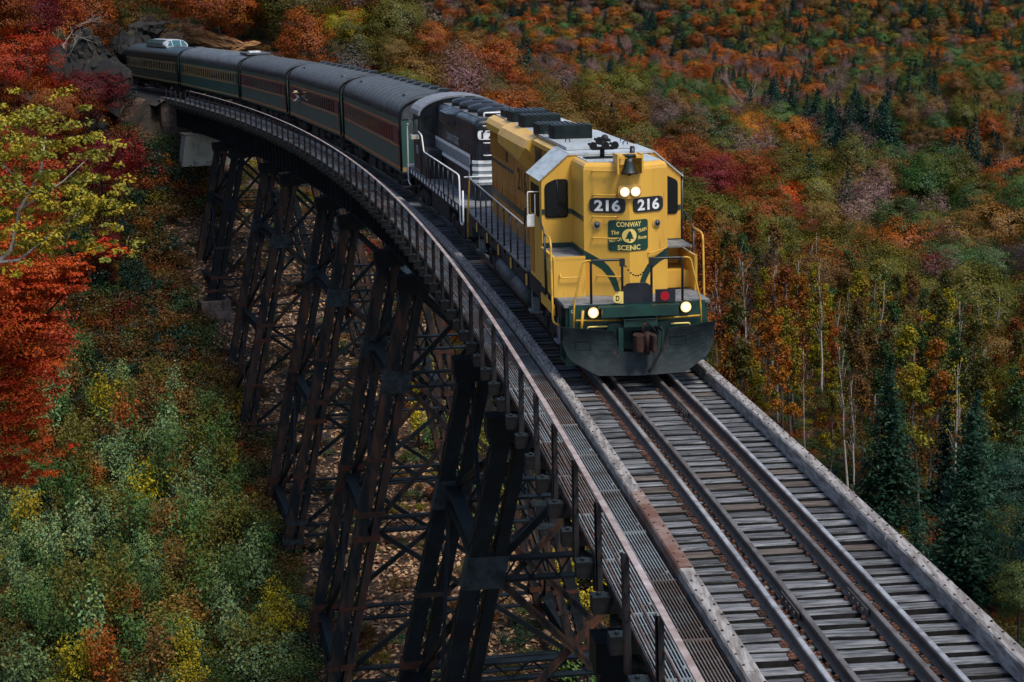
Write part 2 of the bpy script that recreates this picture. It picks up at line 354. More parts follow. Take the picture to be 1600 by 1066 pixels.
def near_track(x, y):
    """(s, o) of points relative to the track"""
    x, y = np.ravel(x), np.ravel(y); S = np.empty_like(x); O = np.empty_like(x)
    for i in range(0, len(x), 4000):
        dx = x[i:i + 4000, None] - _TX[None, ::4]; dy = y[i:i + 4000, None] - _TY[None, ::4]
        j = (dx * dx + dy * dy).argmin(1) * 4
        S[i:i + 4000] = _S[j]; ex = x[i:i + 4000] - _TX[j]; ey = y[i:i + 4000] - _TY[j]
        O[i:i + 4000] = ex * np.cos(_TA[j]) + ey * np.sin(_TA[j])
    return S, O
def ground(x, y):
    x = np.ravel(np.asarray(x, float)); y = np.ravel(np.asarray(y, float)); z = np.empty_like(x)
    for i in range(0, len(x), 8000):
        d2 = (x[i:i + 8000, None] - CTRL[None, :, 0]) ** 2 + (y[i:i + 8000, None] - CTRL[None, :, 1]) ** 2
        z[i:i + 8000] = _phi(d2) @ _W[:_n] + _W[_n]
    far = np.clip((np.hypot(x, y) - 150) / 300, 0, 1)
    z = z + fbm(x, y) * (.55 + 1.6 * far)
    S, O = near_track(x, y)
    # level bed in the cutting beyond the abutment
    bed = np.clip((S - 127.5) / 3, 0, 1) * np.clip(1 - (abs(O) - 3.0) / 1.6, 0, 1)
    z = z * (1 - bed) + (-.62) * bed
    # keep the ground clear of the deck
    clear = (S > -40) & (S < 128) & (abs(O) < 7)
    z = np.where(clear, np.minimum(z, np.where(S < 112, -12.5 + np.clip(S - 100, 0, 30) * .45, -5.2 + np.clip(S - 117, 0, 12) * .34)), z)
    return z
def gz(x, y): return float(ground([x], [y])[0])
def axis(fine0, fine1, step, lo, hi, grow=1.09):
    a = list(np.arange(fine0, fine1 + 1e-6, step)); d = step
    while a[-1] < hi: d *= grow; a.append(a[-1] + d)
    d = step; b = []
    c = a[0]
    while c > lo: d *= grow; c -= d; b.append(c)
    return np.array(b[::-1] + a)
gx = axis(-50, 40, .8, -1500, 2400); gy = axis(58, 200, .8, -200, 3200, 1.07)
GX, GY = np.meshgrid(gx, gy); GZ = ground(GX, GY).reshape(GX.shape)
def np_mesh(name, verts, quads, mats, smooth=True):
    me = bpy.data.meshes.new(name); nv, nf = len(verts), len(quads); k = quads.shape[1]
    me.vertices.add(nv); me.vertices.foreach_set('co', np.ascontiguousarray(verts, dtype=np.float32).ravel())
    me.loops.add(nf * k); me.loops.foreach_set('vertex_index', np.ascontiguousarray(quads, dtype=np.int32).ravel())
    me.polygons.add(nf); me.polygons.foreach_set('loop_start', np.arange(nf, dtype=np.int32) * k)
    me.polygons.foreach_set('use_smooth', np.full(nf, smooth))
    for m in (mats if isinstance(mats, (list, tuple)) else [mats]): me.materials.append(m)
    me.update(calc_edges=True); return me
ny, nx = GX.shape; idx = np.arange(nx * ny).reshape(ny, nx)
Q = np.stack([idx[:-1, :-1], idx[:-1, 1:], idx[1:, 1:], idx[1:, :-1]], -1).reshape(-1, 4)

def ground_mat():
    m = bpy.data.materials.new('forest_floor'); m.use_nodes = True; nt = m.node_tree; N, L = nt.nodes, nt.links; bs = N['Principled BSDF']
    bs.inputs['Roughness'].default_value = .95; bs.inputs['Specular IOR Level'].default_value = .15
    tc = N.new('ShaderNodeTexCoord')
    def noise(sc, det=5): 
        n = N.new('ShaderNodeTexNoise'); n.inputs['Scale'].default_value = sc; n.inputs['Detail'].default_value = det; L.new(tc.outputs['Object'], n.inputs['Vector']); return n.outputs['Fac']
    def ramp(f, stops):
        r = N.new('ShaderNodeValToRGB'); e = r.color_ramp.elements
        while len(e) > 1: e.remove(e[-1])
        e[0].position, e[0].color = stops[0][0], (*stops[0][1], 1)
        for p, c in stops[1:]: k = e.new(p); k.color = (*c, 1)
        L.new(f, r.inputs[0]); return r.outputs[0]
    vor = N.new('ShaderNodeTexVoronoi'); vor.inputs['Scale'].default_value = 5.5; L.new(tc.outputs['Object'], vor.inputs['Vector'])
    sep = N.new('ShaderNodeSeparateColor'); L.new(vor.outputs['Color'], sep.inputs[0])
    leaves = ramp(sep.outputs[0], [(0, (.018, .013, .011)), (.25, (.045, .026, .018)), (.5, (.085, .048, .03)), (.72, (.035, .026, .021)), (.9, (.14, .085, .055)), (1, (.19, .13, .10))])
    soil = ramp(noise(.9), [(.35, (.014, .012, .011)), (.55, (.034, .026, .02)), (.7, (.022, .027, .014))])
    mx = N.new('ShaderNodeMix'); mx.data_type = 'RGBA'; L.new(soil, mx.inputs[6]); L.new(leaves, mx.inputs[7])
    mr = N.new('ShaderNodeMapRange'); mr.inputs['From Min'].default_value = .38; mr.inputs['From Max'].default_value = .55; L.new(noise(.35, 3), mr.inputs[0]); L.new(mr.outputs[0], mx.inputs[0])
    L.new(mx.outputs[2], bs.inputs['Base Color'])
    bp = N.new('ShaderNodeBump'); bp.inputs['Strength'].default_value = .8; bp.inputs['Distance'].default_value = .12; L.new(noise(5.0), bp.inputs['Height']); L.new(bp.outputs[0], bs.inputs['Normal'])
    return m
M['ground'] = ground_mat()
terr = link_mesh('terrain', np_mesh('terrain', np.stack([GX.ravel(), GY.ravel(), GZ.ravel()], -1), Q, M['ground'])); tag(terr, kind='structure')
# gravel bed in the cutting
mb = MB(); mb.loft([[tuple(pt(s, o, z)) for o, z in ((-3.0, -.9), (-2.0, -.33), (2.0, -.33), (3.0, -.9))] for s in srange(127.4, 175, 2)], closed=False, caps=False)
M['ballast'] = mat('dark_ballast', (.05, .048, .046), .95, var=(.025, .024, .024), vscale=9, bump=.8, bscale=14)
o = mb.build('track_ballast', M['ballast']); tag(o, kind='structure')
M['midrail'] = mat('rusty_mid_rail', (.14, .095, .085), .6, var=(.07, .04, .034), vscale=3)
TR1, TR2, TR3, TL1, TL2 = -14.56, -10.94, -5.4, -11.93, -8.06
# ================================================================== railway deck
def sweep(mb, prof, s0, s1, ds, mi=0, face_mi=None, caps=True, z0=0.0, smooth=False):
    """outline (o,z) carried along the curved track"""
    ss = srange(s0, s1, ds); secs = [[tuple(pt(s, o, z + z0)) for o, z in prof] for s in ss]
    b = len(mb.f); mb.loft(secs, mi, caps, smooth)
    if face_mi:
        n = len(prof)
        for i in range((len(ss) - 1) * n): mb.m[b + i] = face_mi[i % n]
    return mb

TIE0, TIED, NTIE_MAX = -32.0, 0.3825, 132.0
track = thing('railway_track', 'curving railway track on wooden ties with four steel rails crossing the trestle', 'railway track', pt(0, 0, -.19)); track['world_parts'] = 1
def rail_profile(o, w=.072, h=.185, foot=.145):
    return [(o - foot / 2, -h), (o + foot / 2, -h), (o + foot / 2, -h + .018), (o + .016, -h + .04), (o + .014, -.05), (o + w / 2, -.038), (o + w / 2, -.008), (o + w / 2 - .012, 0),
            (o - w / 2 + .012, 0), (o - w / 2, -.008), (o - w / 2, -.038), (o - .014, -.05), (o - .016, -h + .04), (o - foot / 2, -h + .018)]
RM = [1, 1, 1, 1, 1, 0, 0, 0, 0, 0, 1, 1, 1, 1]
for o in (-.753, .753):
    mb = MB(); sweep(mb, rail_profile(o), -32, 160, 1.5, face_mi=RM); mb.build('rail', [M['railtop'], M['railweb']], track)
for o in (-.446, .446):
    mb = MB(); sweep(mb, rail_profile(o, h=.17), -32, 126, 1.5, face_mi=RM, z0=-.012); mb.build('guard_rail', [M['grailtop'], M['railweb']], track)

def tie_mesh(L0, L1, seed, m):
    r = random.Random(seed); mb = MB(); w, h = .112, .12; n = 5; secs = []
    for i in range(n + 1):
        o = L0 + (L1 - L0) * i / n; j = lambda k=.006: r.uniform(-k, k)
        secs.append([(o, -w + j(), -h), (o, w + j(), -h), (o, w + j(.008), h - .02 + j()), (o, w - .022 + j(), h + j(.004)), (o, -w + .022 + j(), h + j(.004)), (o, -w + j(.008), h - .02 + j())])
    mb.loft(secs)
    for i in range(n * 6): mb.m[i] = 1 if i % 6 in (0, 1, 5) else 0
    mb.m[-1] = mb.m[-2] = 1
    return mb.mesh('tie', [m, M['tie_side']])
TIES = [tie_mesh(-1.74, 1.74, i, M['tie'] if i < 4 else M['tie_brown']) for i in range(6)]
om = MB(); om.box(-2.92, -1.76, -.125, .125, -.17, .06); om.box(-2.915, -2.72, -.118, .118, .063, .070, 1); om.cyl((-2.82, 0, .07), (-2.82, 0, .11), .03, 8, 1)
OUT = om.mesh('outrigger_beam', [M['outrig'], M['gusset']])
def spike_mesh():
    mb = MB(); mb.box(-.17, .17, -.085, .085, -.011, .011)
    for x, y in ((-.13, .05), (-.13, -.05), (.13, .05), (.13, -.05)): mb.box(x - .022, x + .022, y - .02, y + .02, .009, .042)
    return mb.mesh('tie_plate', M['plate'])
PLATE = spike_mesh()
far = MB(); k = 0
s = TIE0
while s < NTIE_MAX:
    a = head(s); long_ = (k % 4 == 0) and s < 124
    r = random.Random(k * 7 + 1)
    c = pt(s, 0, -.31) - track.location
    rot = (r.uniform(-.03, .03), r.uniform(-.005, .005), a + r.uniform(-.018, .018))
    if s < 76:
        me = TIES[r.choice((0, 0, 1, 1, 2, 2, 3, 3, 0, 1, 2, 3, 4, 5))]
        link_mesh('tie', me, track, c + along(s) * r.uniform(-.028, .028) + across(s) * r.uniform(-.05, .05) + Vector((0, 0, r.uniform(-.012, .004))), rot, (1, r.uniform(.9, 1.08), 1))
    else:
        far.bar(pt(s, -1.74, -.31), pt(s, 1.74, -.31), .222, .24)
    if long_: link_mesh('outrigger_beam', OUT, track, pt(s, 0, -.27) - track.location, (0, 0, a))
    if s < 20:
        for o in (-.753, .753):
            link_mesh('tie_plate', PLATE, track, pt(s, o, -.176) - track.location, (0, 0, a))
    k += 1; s += TIED
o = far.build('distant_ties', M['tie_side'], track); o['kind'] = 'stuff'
# fastening blocks beside the guard rails, joined
mb = MB(); s = TIE0
while s < 22:
    for o_ in (-.446, .446):
        for q in (-.1, .1): mb.frame(pt(s, o_ + q, -.165), along(s) * .03, across(s) * .025, (0, 0, .02))
    s += TIED
o = mb.build('rail_spikes', M['plate'], track); o['kind'] = 'stuff'
# splice bars
for s in (-13.2, -2.0): 
    for o_ in (-.446, .446):
        mb = MB(); mb.bar(pt(s - .45, o_ - .045, -.10), pt(s + .45, o_ - .045, -.10), .025, .09); mb.bar(pt(s - .45, o_ + .045, -.10), pt(s + .45, o_ + .045, -.10), .025, .09)
        for q in (-.3, -.1, .1, .3): mb.frame(pt(s + q, o_, -.10), along(s) * .02, across(s) * .085, (0, 0, .018))
        mb.build('joint_bar', M['railweb'], track)

# guard timbers with their bolts
def timbers(side, cuts, rusty=()):
    for i in range(len(cuts) - 1):
        s0, s1 = cuts[i] + .012, cuts[i + 1] - .012; r = random.Random(i + 50 * side)
        o0, o1 = (1.485, 1.70) if side > 0 else (-1.70, -1.485)
        dz = r.uniform(-.012, .012); do = r.uniform(-.012, .012)
        mb = MB(); sweep(mb, [(o0 + do, -.188), (o1 + do, -.188), (o1 + do, .03 + dz), (o1 + do - .02, .058 + dz), (o0 + do + .02, .058 + dz), (o0 + do, .03 + dz)], s0, s1, 1.0)
        p = mb.build('guard_timber', M['timber_rust'] if i in rusty else M['timber'], track)
        if i in rusty: p['label'] = 'rust-stained reddish length of guard timber'
        mb = MB(); s = s0 + .2
        while s < min(s1 - .1, 62):
            for q, ds in ((-.06, .0), (.055, .19)):
                if r.random() < .12: continue
                c = pt(s + ds + r.uniform(-.03, .03), (o0 + o1) / 2 + do + q + r.uniform(-.012, .012), .058 + dz)
                mb.tube([c + Vector((0, 0, -.004)), c + Vector((0, 0, r.uniform(.006, .018)))], [.021, .016], 6)
            s += TIED
        if mb.v: b = mb.build('bolt_heads', M['rustdark'], p, off=track.location); b['kind'] = 'stuff'
timbers(1, [-32, -26.5, -20.8, TR1, TR2, TR3] + [TR3 + 6.1 * i for i in range(1, 21)])
timbers(-1, [-32, -26, -20.4, -15.8, TL1, TL2] + [TL2 + 6.1 * i for i in range(1, 22)], rusty=(4,))

# ================================================================== walkway
walk = thing('walkway', 'steel grating walkway with posts and a pinkish handrail along the left of the trestle', 'walkway', pt(0, -2.2, -.12)); walk['world_parts'] = 1
def grate_mesh(L, w, m, seed):
    mb = MB(); n = int(w / .043); r = random.Random(seed)
    for i in range(n + 1):
        y = -w / 2 + w * i / n; mb.box(-L / 2, L / 2, y - .008, y + .008, -.026, .0)
    for i in range(8):
        x = -L / 2 + .03 + (L - .06) * i / 7; mb.box(x - .004, x + .004, -w / 2, w / 2, -.030, -.022)
    for x in (-L / 2 + .006, L / 2 - .006): mb.box(x - .006, x + .006, -w / 2, w / 2, -.032, .004)
    for x, y in ((-L / 2 + .35, w / 2 - .06), (-L / 2 + .35, -w / 2 + .06)): mb.box(x - .04, x + .04, y - .02, y + .02, -.006, .006)
    return mb.mesh('grating_panel', m)
GL = 2.30
GR = [grate_mesh(GL - .015, .435, M[x], i) for i, x in enumerate(('grating', 'grating', 'grating_rust'))]
for row, (oc, sh) in enumerate(((-1.945, 0.0), (-2.405, 1.05))):
    s = -30.35 + sh; i = 0
    while s < 125:
        r = random.Random(i * 3 + row)
        me = GR[(2 if r.random() < (.42 if row == 0 else .2) else r.randrange(2))]
        mid = s + GL / 2; link_mesh('grating_panel', me, walk, pt(mid, oc, -.105 + r.uniform(-.006, .006)) - walk.location, (r.uniform(-.006, .006), 0, head(mid) + math.pi / 2))
        s += GL; i += 1
for o_, w_ in ((-1.722, .03), (-2.172, .024), (-2.637, .03)):
    mb = MB(); sweep(mb, [(o_ - w_ / 2, -.19), (o_ + w_ / 2, -.19), (o_ + w_ / 2, -.098), (o_ - w_ / 2, -.098)], -31, 125.5, 2.0); mb.build('edge_angle', M['steel_rust'], walk)
HO, HZ = -2.725, 1.0
mb = MB(); mb.loft([[tuple(pt(s, HO + q, HZ + t)) for q, t in ((-.042, -.012), (.042, -.012), (.042, .012), (-.042, .012))] for s in srange(-31, 112, 1.15)]); mb.build('handrail', M['hrail'], walk)
for z_, h_ in ((.60, .022), (.28, .018)):
    mb = MB(); sweep(mb, [(HO - .012, z_ - h_), (HO + .006, z_ - h_), (HO + .006, z_ + h_), (HO - .012, z_ + h_)], -31, 112, 1.15); mb.build('mid_rail', M['midrail'], walk)
pm = MB(); pm.box(-.045, .045, -.01, .01, -.42, 1.13); pm.box(-.045, -.025, -.01, .085, -.42, 1.13); pm.box(-.02, .02, -.022, -.01, .27, .33); pm.box(-.02, .02, -.022, -.01, .59, .65)
PM = pm.mesh('railing_post', M['post'])
s = -30.2
while s < 125:
    r = random.Random(int(s * 10)); o_ = link_mesh('railing_post', PM, walk, pt(s, HO - .045, -.12) - walk.location, (r.uniform(-.012, .012), r.uniform(-.02, .02), head(s)))
    if s > 112: o_.scale = (1, 1, .8)
    s += 2.29
bm_ = MB(); bm_.bar((-.75, 0, -.62), (.0, 0, -.10), .06, .08); bm_.box(-.05, .05, -.06, .06, -.2, .0)
BRK = bm_.mesh('bracket', M['steel'])
s = TIE0 + TIED * 4 * 2
while s < 124:
    link_mesh('bracket', BRK, walk, pt(s, -2.62, -.45) - walk.location, (0, 0, head(s) + math.pi)); s += TIED * 4

# ================================================================== plate-girder spans and towers
TOWERS = [(-14.5, -7.0), (9.4, 17.0), (33.5, 41.0), (54.3, 63.0), (77.4, 86.0), (98.8, 106.2)]
GROUNDZ = [(-21.5, -21.5), (-21, -21), (-20.5, -20.5), (-20.2, -19.8), (-20.6, -19.9), (-13.6, -14.3)]
GZ0, GZ1, GO = -.46, -2.62, 1.28
def girder(sa, sb, o_):
    mb = MB(); w = .012
    sweep(mb, [(o_ - w, GZ1), (o_ + w, GZ1), (o_ + w, GZ0), (o_ - w, GZ0)], sa, sb, 2.0)
    for z_, h in ((GZ0 - .02, .02), (GZ1 + .02, .02)): sweep(mb, [(o_ - .19, z_ - h), (o_ + .19, z_ - h), (o_ + .19, z_ + h), (o_ - .19, z_ + h)], sa, sb, 2.0)
    for s in srange(sa + .08, sb - .08, 1.35):
        for sg in (-1, 1): mb.frame(pt(s, o_ + sg * .085, (GZ0 + GZ1) / 2), along(s) * .012, across(s) * .07, (0, 0, (GZ0 - GZ1) / 2 - .045))
    return mb
names = ['nearest', 'second', 'third', 'fourth', 'fifth', 'sixth', 'seventh', 'eighth', 'ninth', 'tenth', 'eleventh', 'farthest']
cuts = [-31.0] + [x for t in TOWERS for x in t] + [118.0, 126.5]
for i in range(len(cuts) - 1):
    sa, sb = cuts[i] + .03, cuts[i + 1] - .03; overt = i % 2 == 1 and i < 12
    sp = thing('girder_span', '', 'bridge girder', pt((sa + sb) / 2, 0, GZ1), group='black plate girders under the deck'); sp['world_parts'] = 1
    where = ('over the tower' if overt else 'bridging the gap between towers')
    ordn = ['nearest', 'second nearest', 'third nearest', 'fourth nearest', 'fifth nearest', 'sixth nearest', 'seventh nearest'][i // 2] if i < 12 else ''
    sp['label'] = (f'black girder span {where}, {ordn} of its kind' if i < 12 else
                   ('black plate girder span between the farthest tower and the concrete pier' if i == 12 else 'short black girder span from the concrete pier to the hillside'))
    for o_ in (-GO, GO): girder(sa, sb, o_).build('plate_girder', M['steel'], sp)
    for s in srange(sa + .4, sb - .4, 3.6):
        mb = MB(); mb.bar(pt(s, -GO, GZ0 - .2), pt(s, GO, GZ1 + .2), .09, .09); mb.bar(pt(s + .1, GO, GZ0 - .2), pt(s + .1, -GO, GZ1 + .2), .09, .09)
        mb.build('cross_frame', M['steel'], sp)

BAT = .222                                    # outward lean of the legs
def leg_o(z, side): return side * (1.40 + BAT * (-2.85 - z))
LEVELS = [-6.75, -12.45, -18.6]
def leg_part(tw, s, side, zb, rusty, near):
    """two laced channel columns side by side, with gusset, batten bands and lacing as sub-parts"""
    e, t = across(s), along(s); zt = -2.95
    ax = (pt(s, leg_o(zb, side), zb) - pt(s, leg_o(zt, side), zt)).normalized()
    P = lambda z, q=0.0, l=0.0: pt(s, leg_o(z, side), z) + e * q + t * l
    mb = MB()
    cw = (.40, .30)                           # main (outer) channel is broader than the inner one
    for q, w in ((-.27 * 1, .44), (.29, .30)):
        qq = q if side < 0 else -q
        c0, c1 = P(zt, qq), P(zb, qq)
        mb.bar(c0, c1, w, .035, up=t)         # cover plate... web faces along the track
        for l in (-.27, .27):
            mb.bar(c0 + t * l, c1 + t * l, w, .03, up=t)
        for k in (-1, 1):
            mb.bar(c0 + e * k * (w / 2 - .012), c1 + e * k * (w / 2 - .012), .024, .56, up=t)
    leg = mb.build('leg', M['steel_rust'] if rusty else M['steel'], tw)
    L = (P(zb) - P(zt)).length
    # zigzag lacing over the slot and over the outer flank
    lm = MB(); n = max(4, int(L / .42)); 
    for k in range(n):
        za, zc = zt + (zb - zt) * k / n, zt + (zb - zt) * (k + 1) / n
        sgn = 1 if k % 2 else -1
        xo = side * -1 * .012
        lm.bar(P(za, xo - .075 * sgn, -.292), P(zc, xo + .075 * sgn, -.292), .05, .014, up=t)
        of = side * .505
        lm.bar(P(za, of, -.24 * sgn), P(zc, of, .24 * sgn), .012, .055, up=e.cross(ax))
    b = lm.build('lacing', M['steel'], leg, off=tw.location)
    for i, zl in enumerate(LEVELS):
        if zl < zb + .6: break
        gm = MB(); 
        if i == 0:
            c = P(zl); gm.frame(c, e * .53, t * .305, ax * .44)
            gm.build('gusset', M['gusset'] if near else M['steel'], leg, off=tw.location)
        else:
            for dz in (.48, -.48):
                gm2 = MB(); gm2.frame(P(zl + dz), e * .535, t * .302, ax * .12); gm2.build('batten_band', M['band'] if (i + int(s)) % 2 or side < 0 and i == 1 else M['gusset'], leg, off=tw.location)
    for zl in [(LEVELS[i] + LEVELS[i + 1]) / 2 - .2 for i in range(2)] + [-16.6]:
        if zl < zb + .5: continue
        gm = MB(); gm.frame(P(zl), e * .53, t * .300, ax * .08); gm.build('batten_band', M['band'] if (int(s * 3 + zl)) % 3 == 0 else M['steel_rust'], leg, off=tw.location)
    cm = MB(); cm.frame(P(zt + .02), e * .74, t * .36, (0, 0, .26)); cm.box(0, 0, 0, 0, 0, 0) if False else None
    cm.frame(P(-2.68, side * -.12), e * .36, t * .30, (0, 0, .055))
    cm.frame(P(zt - .30), e * .60, t * .32, ax * .12)
    cm.build('leg_cap', M['steel'], leg, off=tw.location)
    fm = MB(); fm.frame(P(zb + .06), e * .75, t * .5, (0, 0, .06)); fm.build('base_plate', M['steel'], leg, off=tw.location)
    return leg
def laced(p0, p1, dep, wid, n, upv):
    """a lattice strut: two flanges joined by zigzag lacing"""
    mb = MB(); d = (p1 - p0); a = d.normalized(); up = Vector(upv); up = (up - a * up.dot(a)).normalized(); sd = a.cross(up)
    for k in (-1, 1): mb.bar(p0 + up * dep / 2 * k, p1 + up * dep / 2 * k, wid, .075, up=up)
    for k in range(n):
        q0, q1 = p0 + d * k / n, p0 + d * (k + 1) / n; sg = 1 if k % 2 else -1
        mb.bar(q0 + up * dep / 2 * sg, q1 - up * dep / 2 * sg, .02, .055, up=sd.cross((q1 - q0).normalized()))
    return mb
def pair_bar(p0, p1, gap, w, side):
    mb = MB()
    for k in (-1, 1): mb.bar(p0 + Vector(side) * gap * k, p1 + Vector(side) * gap * k, w, .11, up=side)
    return mb
for ti, ((sa, sb), (ga, gb)) in enumerate(zip(TOWERS, GROUNDZ)):
    desc = ['nearest blackened steel tower, cut by the bottom of the picture', 'second blackened steel tower, broad dark legs beside the locomotive plow', 'third steel tower with rust-red streaked legs in the middle of the trestle',
            'fourth steel tower with rusty legs standing below the black locomotive', 'fifth steel tower, slim dark legs in front of the leaf-strewn slope', 'farthest short steel tower standing on the stone block pier'][ti]
    tw = thing('trestle_tower', desc, 'bridge tower', pt((sa + sb) / 2, 0, min(ga, gb)), group='steel towers of the trestle'); tw['world_parts'] = 1
    near = ti in (1, 2, 3, 4)
    for s, g in ((sa, ga), (sb, gb)):
        for side in (-1, 1): leg_part(tw, s, side, g, rusty=(ti in (2, 3, 4)) or (ti == 5 and s == sb), near=near)
        lv = [z for z in LEVELS if z > g + 1.0]; stops = [-3.3] + lv + ([g + .5] if lv[-1] > g + 2.2 else [])
        e, t = across(s), along(s)
        for z in lv:
            laced(pt(s, leg_o(z, -1) + .5, z), pt(s, leg_o(z, 1) - .5, z), .55, .34, 10, (0, 0, 1)).build('strut', M['steel'], tw)
        mb = MB(); mb.bar(pt(s, leg_o(-3.1, -1), -3.05), pt(s, leg_o(-3.1, 1), -3.05), .40, .5); mb.build('cap_beam', M['steel'], tw)
        if stops[-1] <= g + .6:
            z = g + .45; laced(pt(s, leg_o(z, -1) + .5, z), pt(s, leg_o(z, 1) - .5, z), .5, .34, 10, (0, 0, 1)).build('strut', M['steel'], tw)
        for i in range(len(stops) - 1):
            z0, z1 = stops[i] - .25, stops[i + 1] + .25
            for sd in (-1, 1):
                p0, p1 = pt(s, leg_o(z0, sd) - sd * .4, z0), pt(s, leg_o(z1, -sd) + sd * .4, z1)
                pair_bar(p0 + t * .1 * sd, p1 + t * .1 * sd, .055, .12, (0, 0, 1)).build('diagonal_brace', M['steel'] if (i + sd) % 2 else M['steel_rust'], tw)
    for side in (-1, 1):
        lv = [z for z in LEVELS if z > max(ga, gb) + 1.0]; stops = [-3.2] + lv + [max(ga, gb) + .5]
        for z in lv: laced(pt(sa + .3, leg_o(z, side), z), pt(sb - .3, leg_o(z, side), z), .45, .4, 14, (0, 0, 1)).build('strut', M['steel'], tw)
        for i in range(len(stops) - 1):
            z0, z1 = stops[i] - .3, stops[i + 1] + .3
            for p, q in ((sa, sb), (sb, sa)):
                sgn = 1 if p < q else -1
                pair_bar(pt(p + .3 * sgn, leg_o(z0, side), z0) + across(p) * .08 * sgn, pt(q - .3 * sgn, leg_o(z1, side), z1) + across(p) * .08 * sgn, .05, .10, (0, 0, 1)).build('diagonal_brace', M['steel'], tw)

# footings: coursed stone blocks under the legs one can see, a concrete pier and the far abutment
def stone_pier(s, o_, ztop, h, label, w=1.25):
    t = thing('stone_pier', label, 'bridge pier', pt(s, o_, ztop - h), head(s)); n = max(1, int(h / .55)); r = random.Random(int(s * 7 + o_))
    for j in range(n):
        z0, z1 = h * j / n, h * (j + 1) / n; ww = w + .10 * (n - j)
        xs = [-ww, -ww * .15 + r.uniform(-.25, .25), ww] if j % 2 else [-ww, -ww * .45, ww * .4, ww]
        for k in range(len(xs) - 1):
            for (y0, y1) in ((-ww, r.uniform(-.2, .2)), (r.uniform(-.2, .2), ww)) if False else ((-ww, -.02), (.02, ww)):
                q = rounded([(xs[k] + .02, y0), (xs[k + 1] - .02, y0), (xs[k + 1] - .02, y1), (xs[k] + .02, y1)], .06, 1)
                mb = MB(); mb.prism([(a + r.uniform(-.02, .02), b + r.uniform(-.02, .02)) for a, b in q], z0 + .015, z1 - .015, axis='z'); mb.build('stone', M['stone'], t)
    return t
for (sa, sb), (ga, gb), ti in zip(TOWERS, GROUNDZ, range(6)):
    if ti == 0: continue
    for s, g, w1 in ((sa, ga, 'near'), (sb, gb, 'far')):
        for side in (-1, 1):
            lab = f'coursed granite block pier under the {"left" if side < 0 else "right"} {w1} leg of the {["", "second", "third", "fourth", "fifth", "farthest"][ti]} tower'
            stone_pier(s, leg_o(g, side), g, 2.0 if ti == 5 else 1.3, lab, w=1.0)
cp = thing('concrete_pier', 'pale weathered concrete pier holding the girders near the far hillside', 'bridge pier', pt(118.2, 0, -5.4), head(118.2))
prof = [(-2.75, 0), (2.75, 0), (2.35, 2.62), (-2.35, 2.62)]
mb = MB(); mb.loft([[(a * 1.0, -.95, b) for a, b in prof], [(a, .95, b) for a, b in prof]]); mb.build('pier_shaft', M['concrete'], cp)
mb = MB(); mb.box(-2.5, 2.5, -1.02, 1.02, 2.625, 2.69); mb.build('pier_cap', M['concrete'], cp)
for x in (-1.28, 1.28):
    mb = MB(); mb.box(x - .3, x + .3, -.5, .5, 2.70, 2.78); mb.build('bearing', M['steel'], cp)
ab = thing('abutment', 'concrete abutment where the deck meets the hillside behind the shrubs', 'abutment', pt(127.6, 0, -4.5), head(127.6))
mb = MB(); mb.box(-2.5, 2.5, -.6, 1.5, 0, 1.85); mb.build('bridge_seat', M['stone'], ab)
mb = MB(); mb.box(-2.5, 2.5, .1, 1.5, 1.853, 4.1); mb.build('back_wall', M['stone'], ab)
# ================================================================== shared running gear
def wheel_mesh(r=.51):
    mb = MB(); mb.cyl((0, -.065, 0), (0, .065, 0), r, 24); mb.cyl((0, .065, 0), (0, .09, 0), r + .03, 24); mb.cyl((0, -.10, 0), (0, -.06, 0), r * .45, 14)
    return mb.mesh('wheel', M['wheel'])
WHEEL = wheel_mesh()
def truck(parent, x, base=2.7, outer=1.12, axles=2):
    mb = MB()
    for sg in (-1, 1):
        y = sg * outer
        prof = rounded([(x - base / 2 - .55, .42), (x - base / 2 - .45, .72), (x - .7, .80), (x + .7, .80), (x + base / 2 + .45, .72), (x + base / 2 + .55, .42), (x + base / 2 - .3, .36), (x + .6, .24), (x - .6, .24), (x - base / 2 + .3, .36)], .08, 2)
        mb.prism(prof, y - .09, y + .09, axis='y')
        for k in range(axles):
            xx = x - base / 2 + base * k / max(1, axles - 1); mb.box(xx - .17, xx + .17, y - .13 if sg < 0 else y - .05, y + .05 if sg < 0 else y + .13, .36, .68)
        for xx in (x - .34, x, x + .34): mb.cyl((xx, y + sg * .02, .32), (xx, y + sg * .02, .70), .10, 10)
        mb.cyl((x - .9, y + sg * .1, .80), (x - .35, y + sg * .1, .80), .10, 10)
    mb.box(x - .45, x + .45, -outer + .1, outer - .1, .42, .95)
    t = mb.build('truck_frame', M['grime'], parent)
    for k in range(axles):
        xx = x - base / 2 + base * k / max(1, axles - 1)
        for sg in (-1, 1): link_mesh('wheel', WHEEL, t, (xx, sg * .79, .51), (0, 0, 0 if sg < 0 else math.pi))
    return t
def grab(mb, pts, r=.014): mb.tube([Vector(p) for p in pts], r, 5)
def bend(pts, r=.08): 
    out = [pts[0]]
    for i in range(1, len(pts) - 1):
        p = Vector(pts[i]); a = (Vector(pts[i - 1]) - p); b = (Vector(pts[i + 1]) - p); rr = min(r, a.length * .45, b.length * .45)
        p0, p2 = p + a.normalized() * rr, p + b.normalized() * rr
        for t in (0, .5, 1): out.append(tuple(p0 * (1 - t) ** 2 + p * 2 * t * (1 - t) + p2 * t * t))
    out.append(pts[-1]); return out

M['housing'] = mat('dark_green_black_housing', (.004, .008, .009), .55, var=(.010, .016, .016), vscale=4)
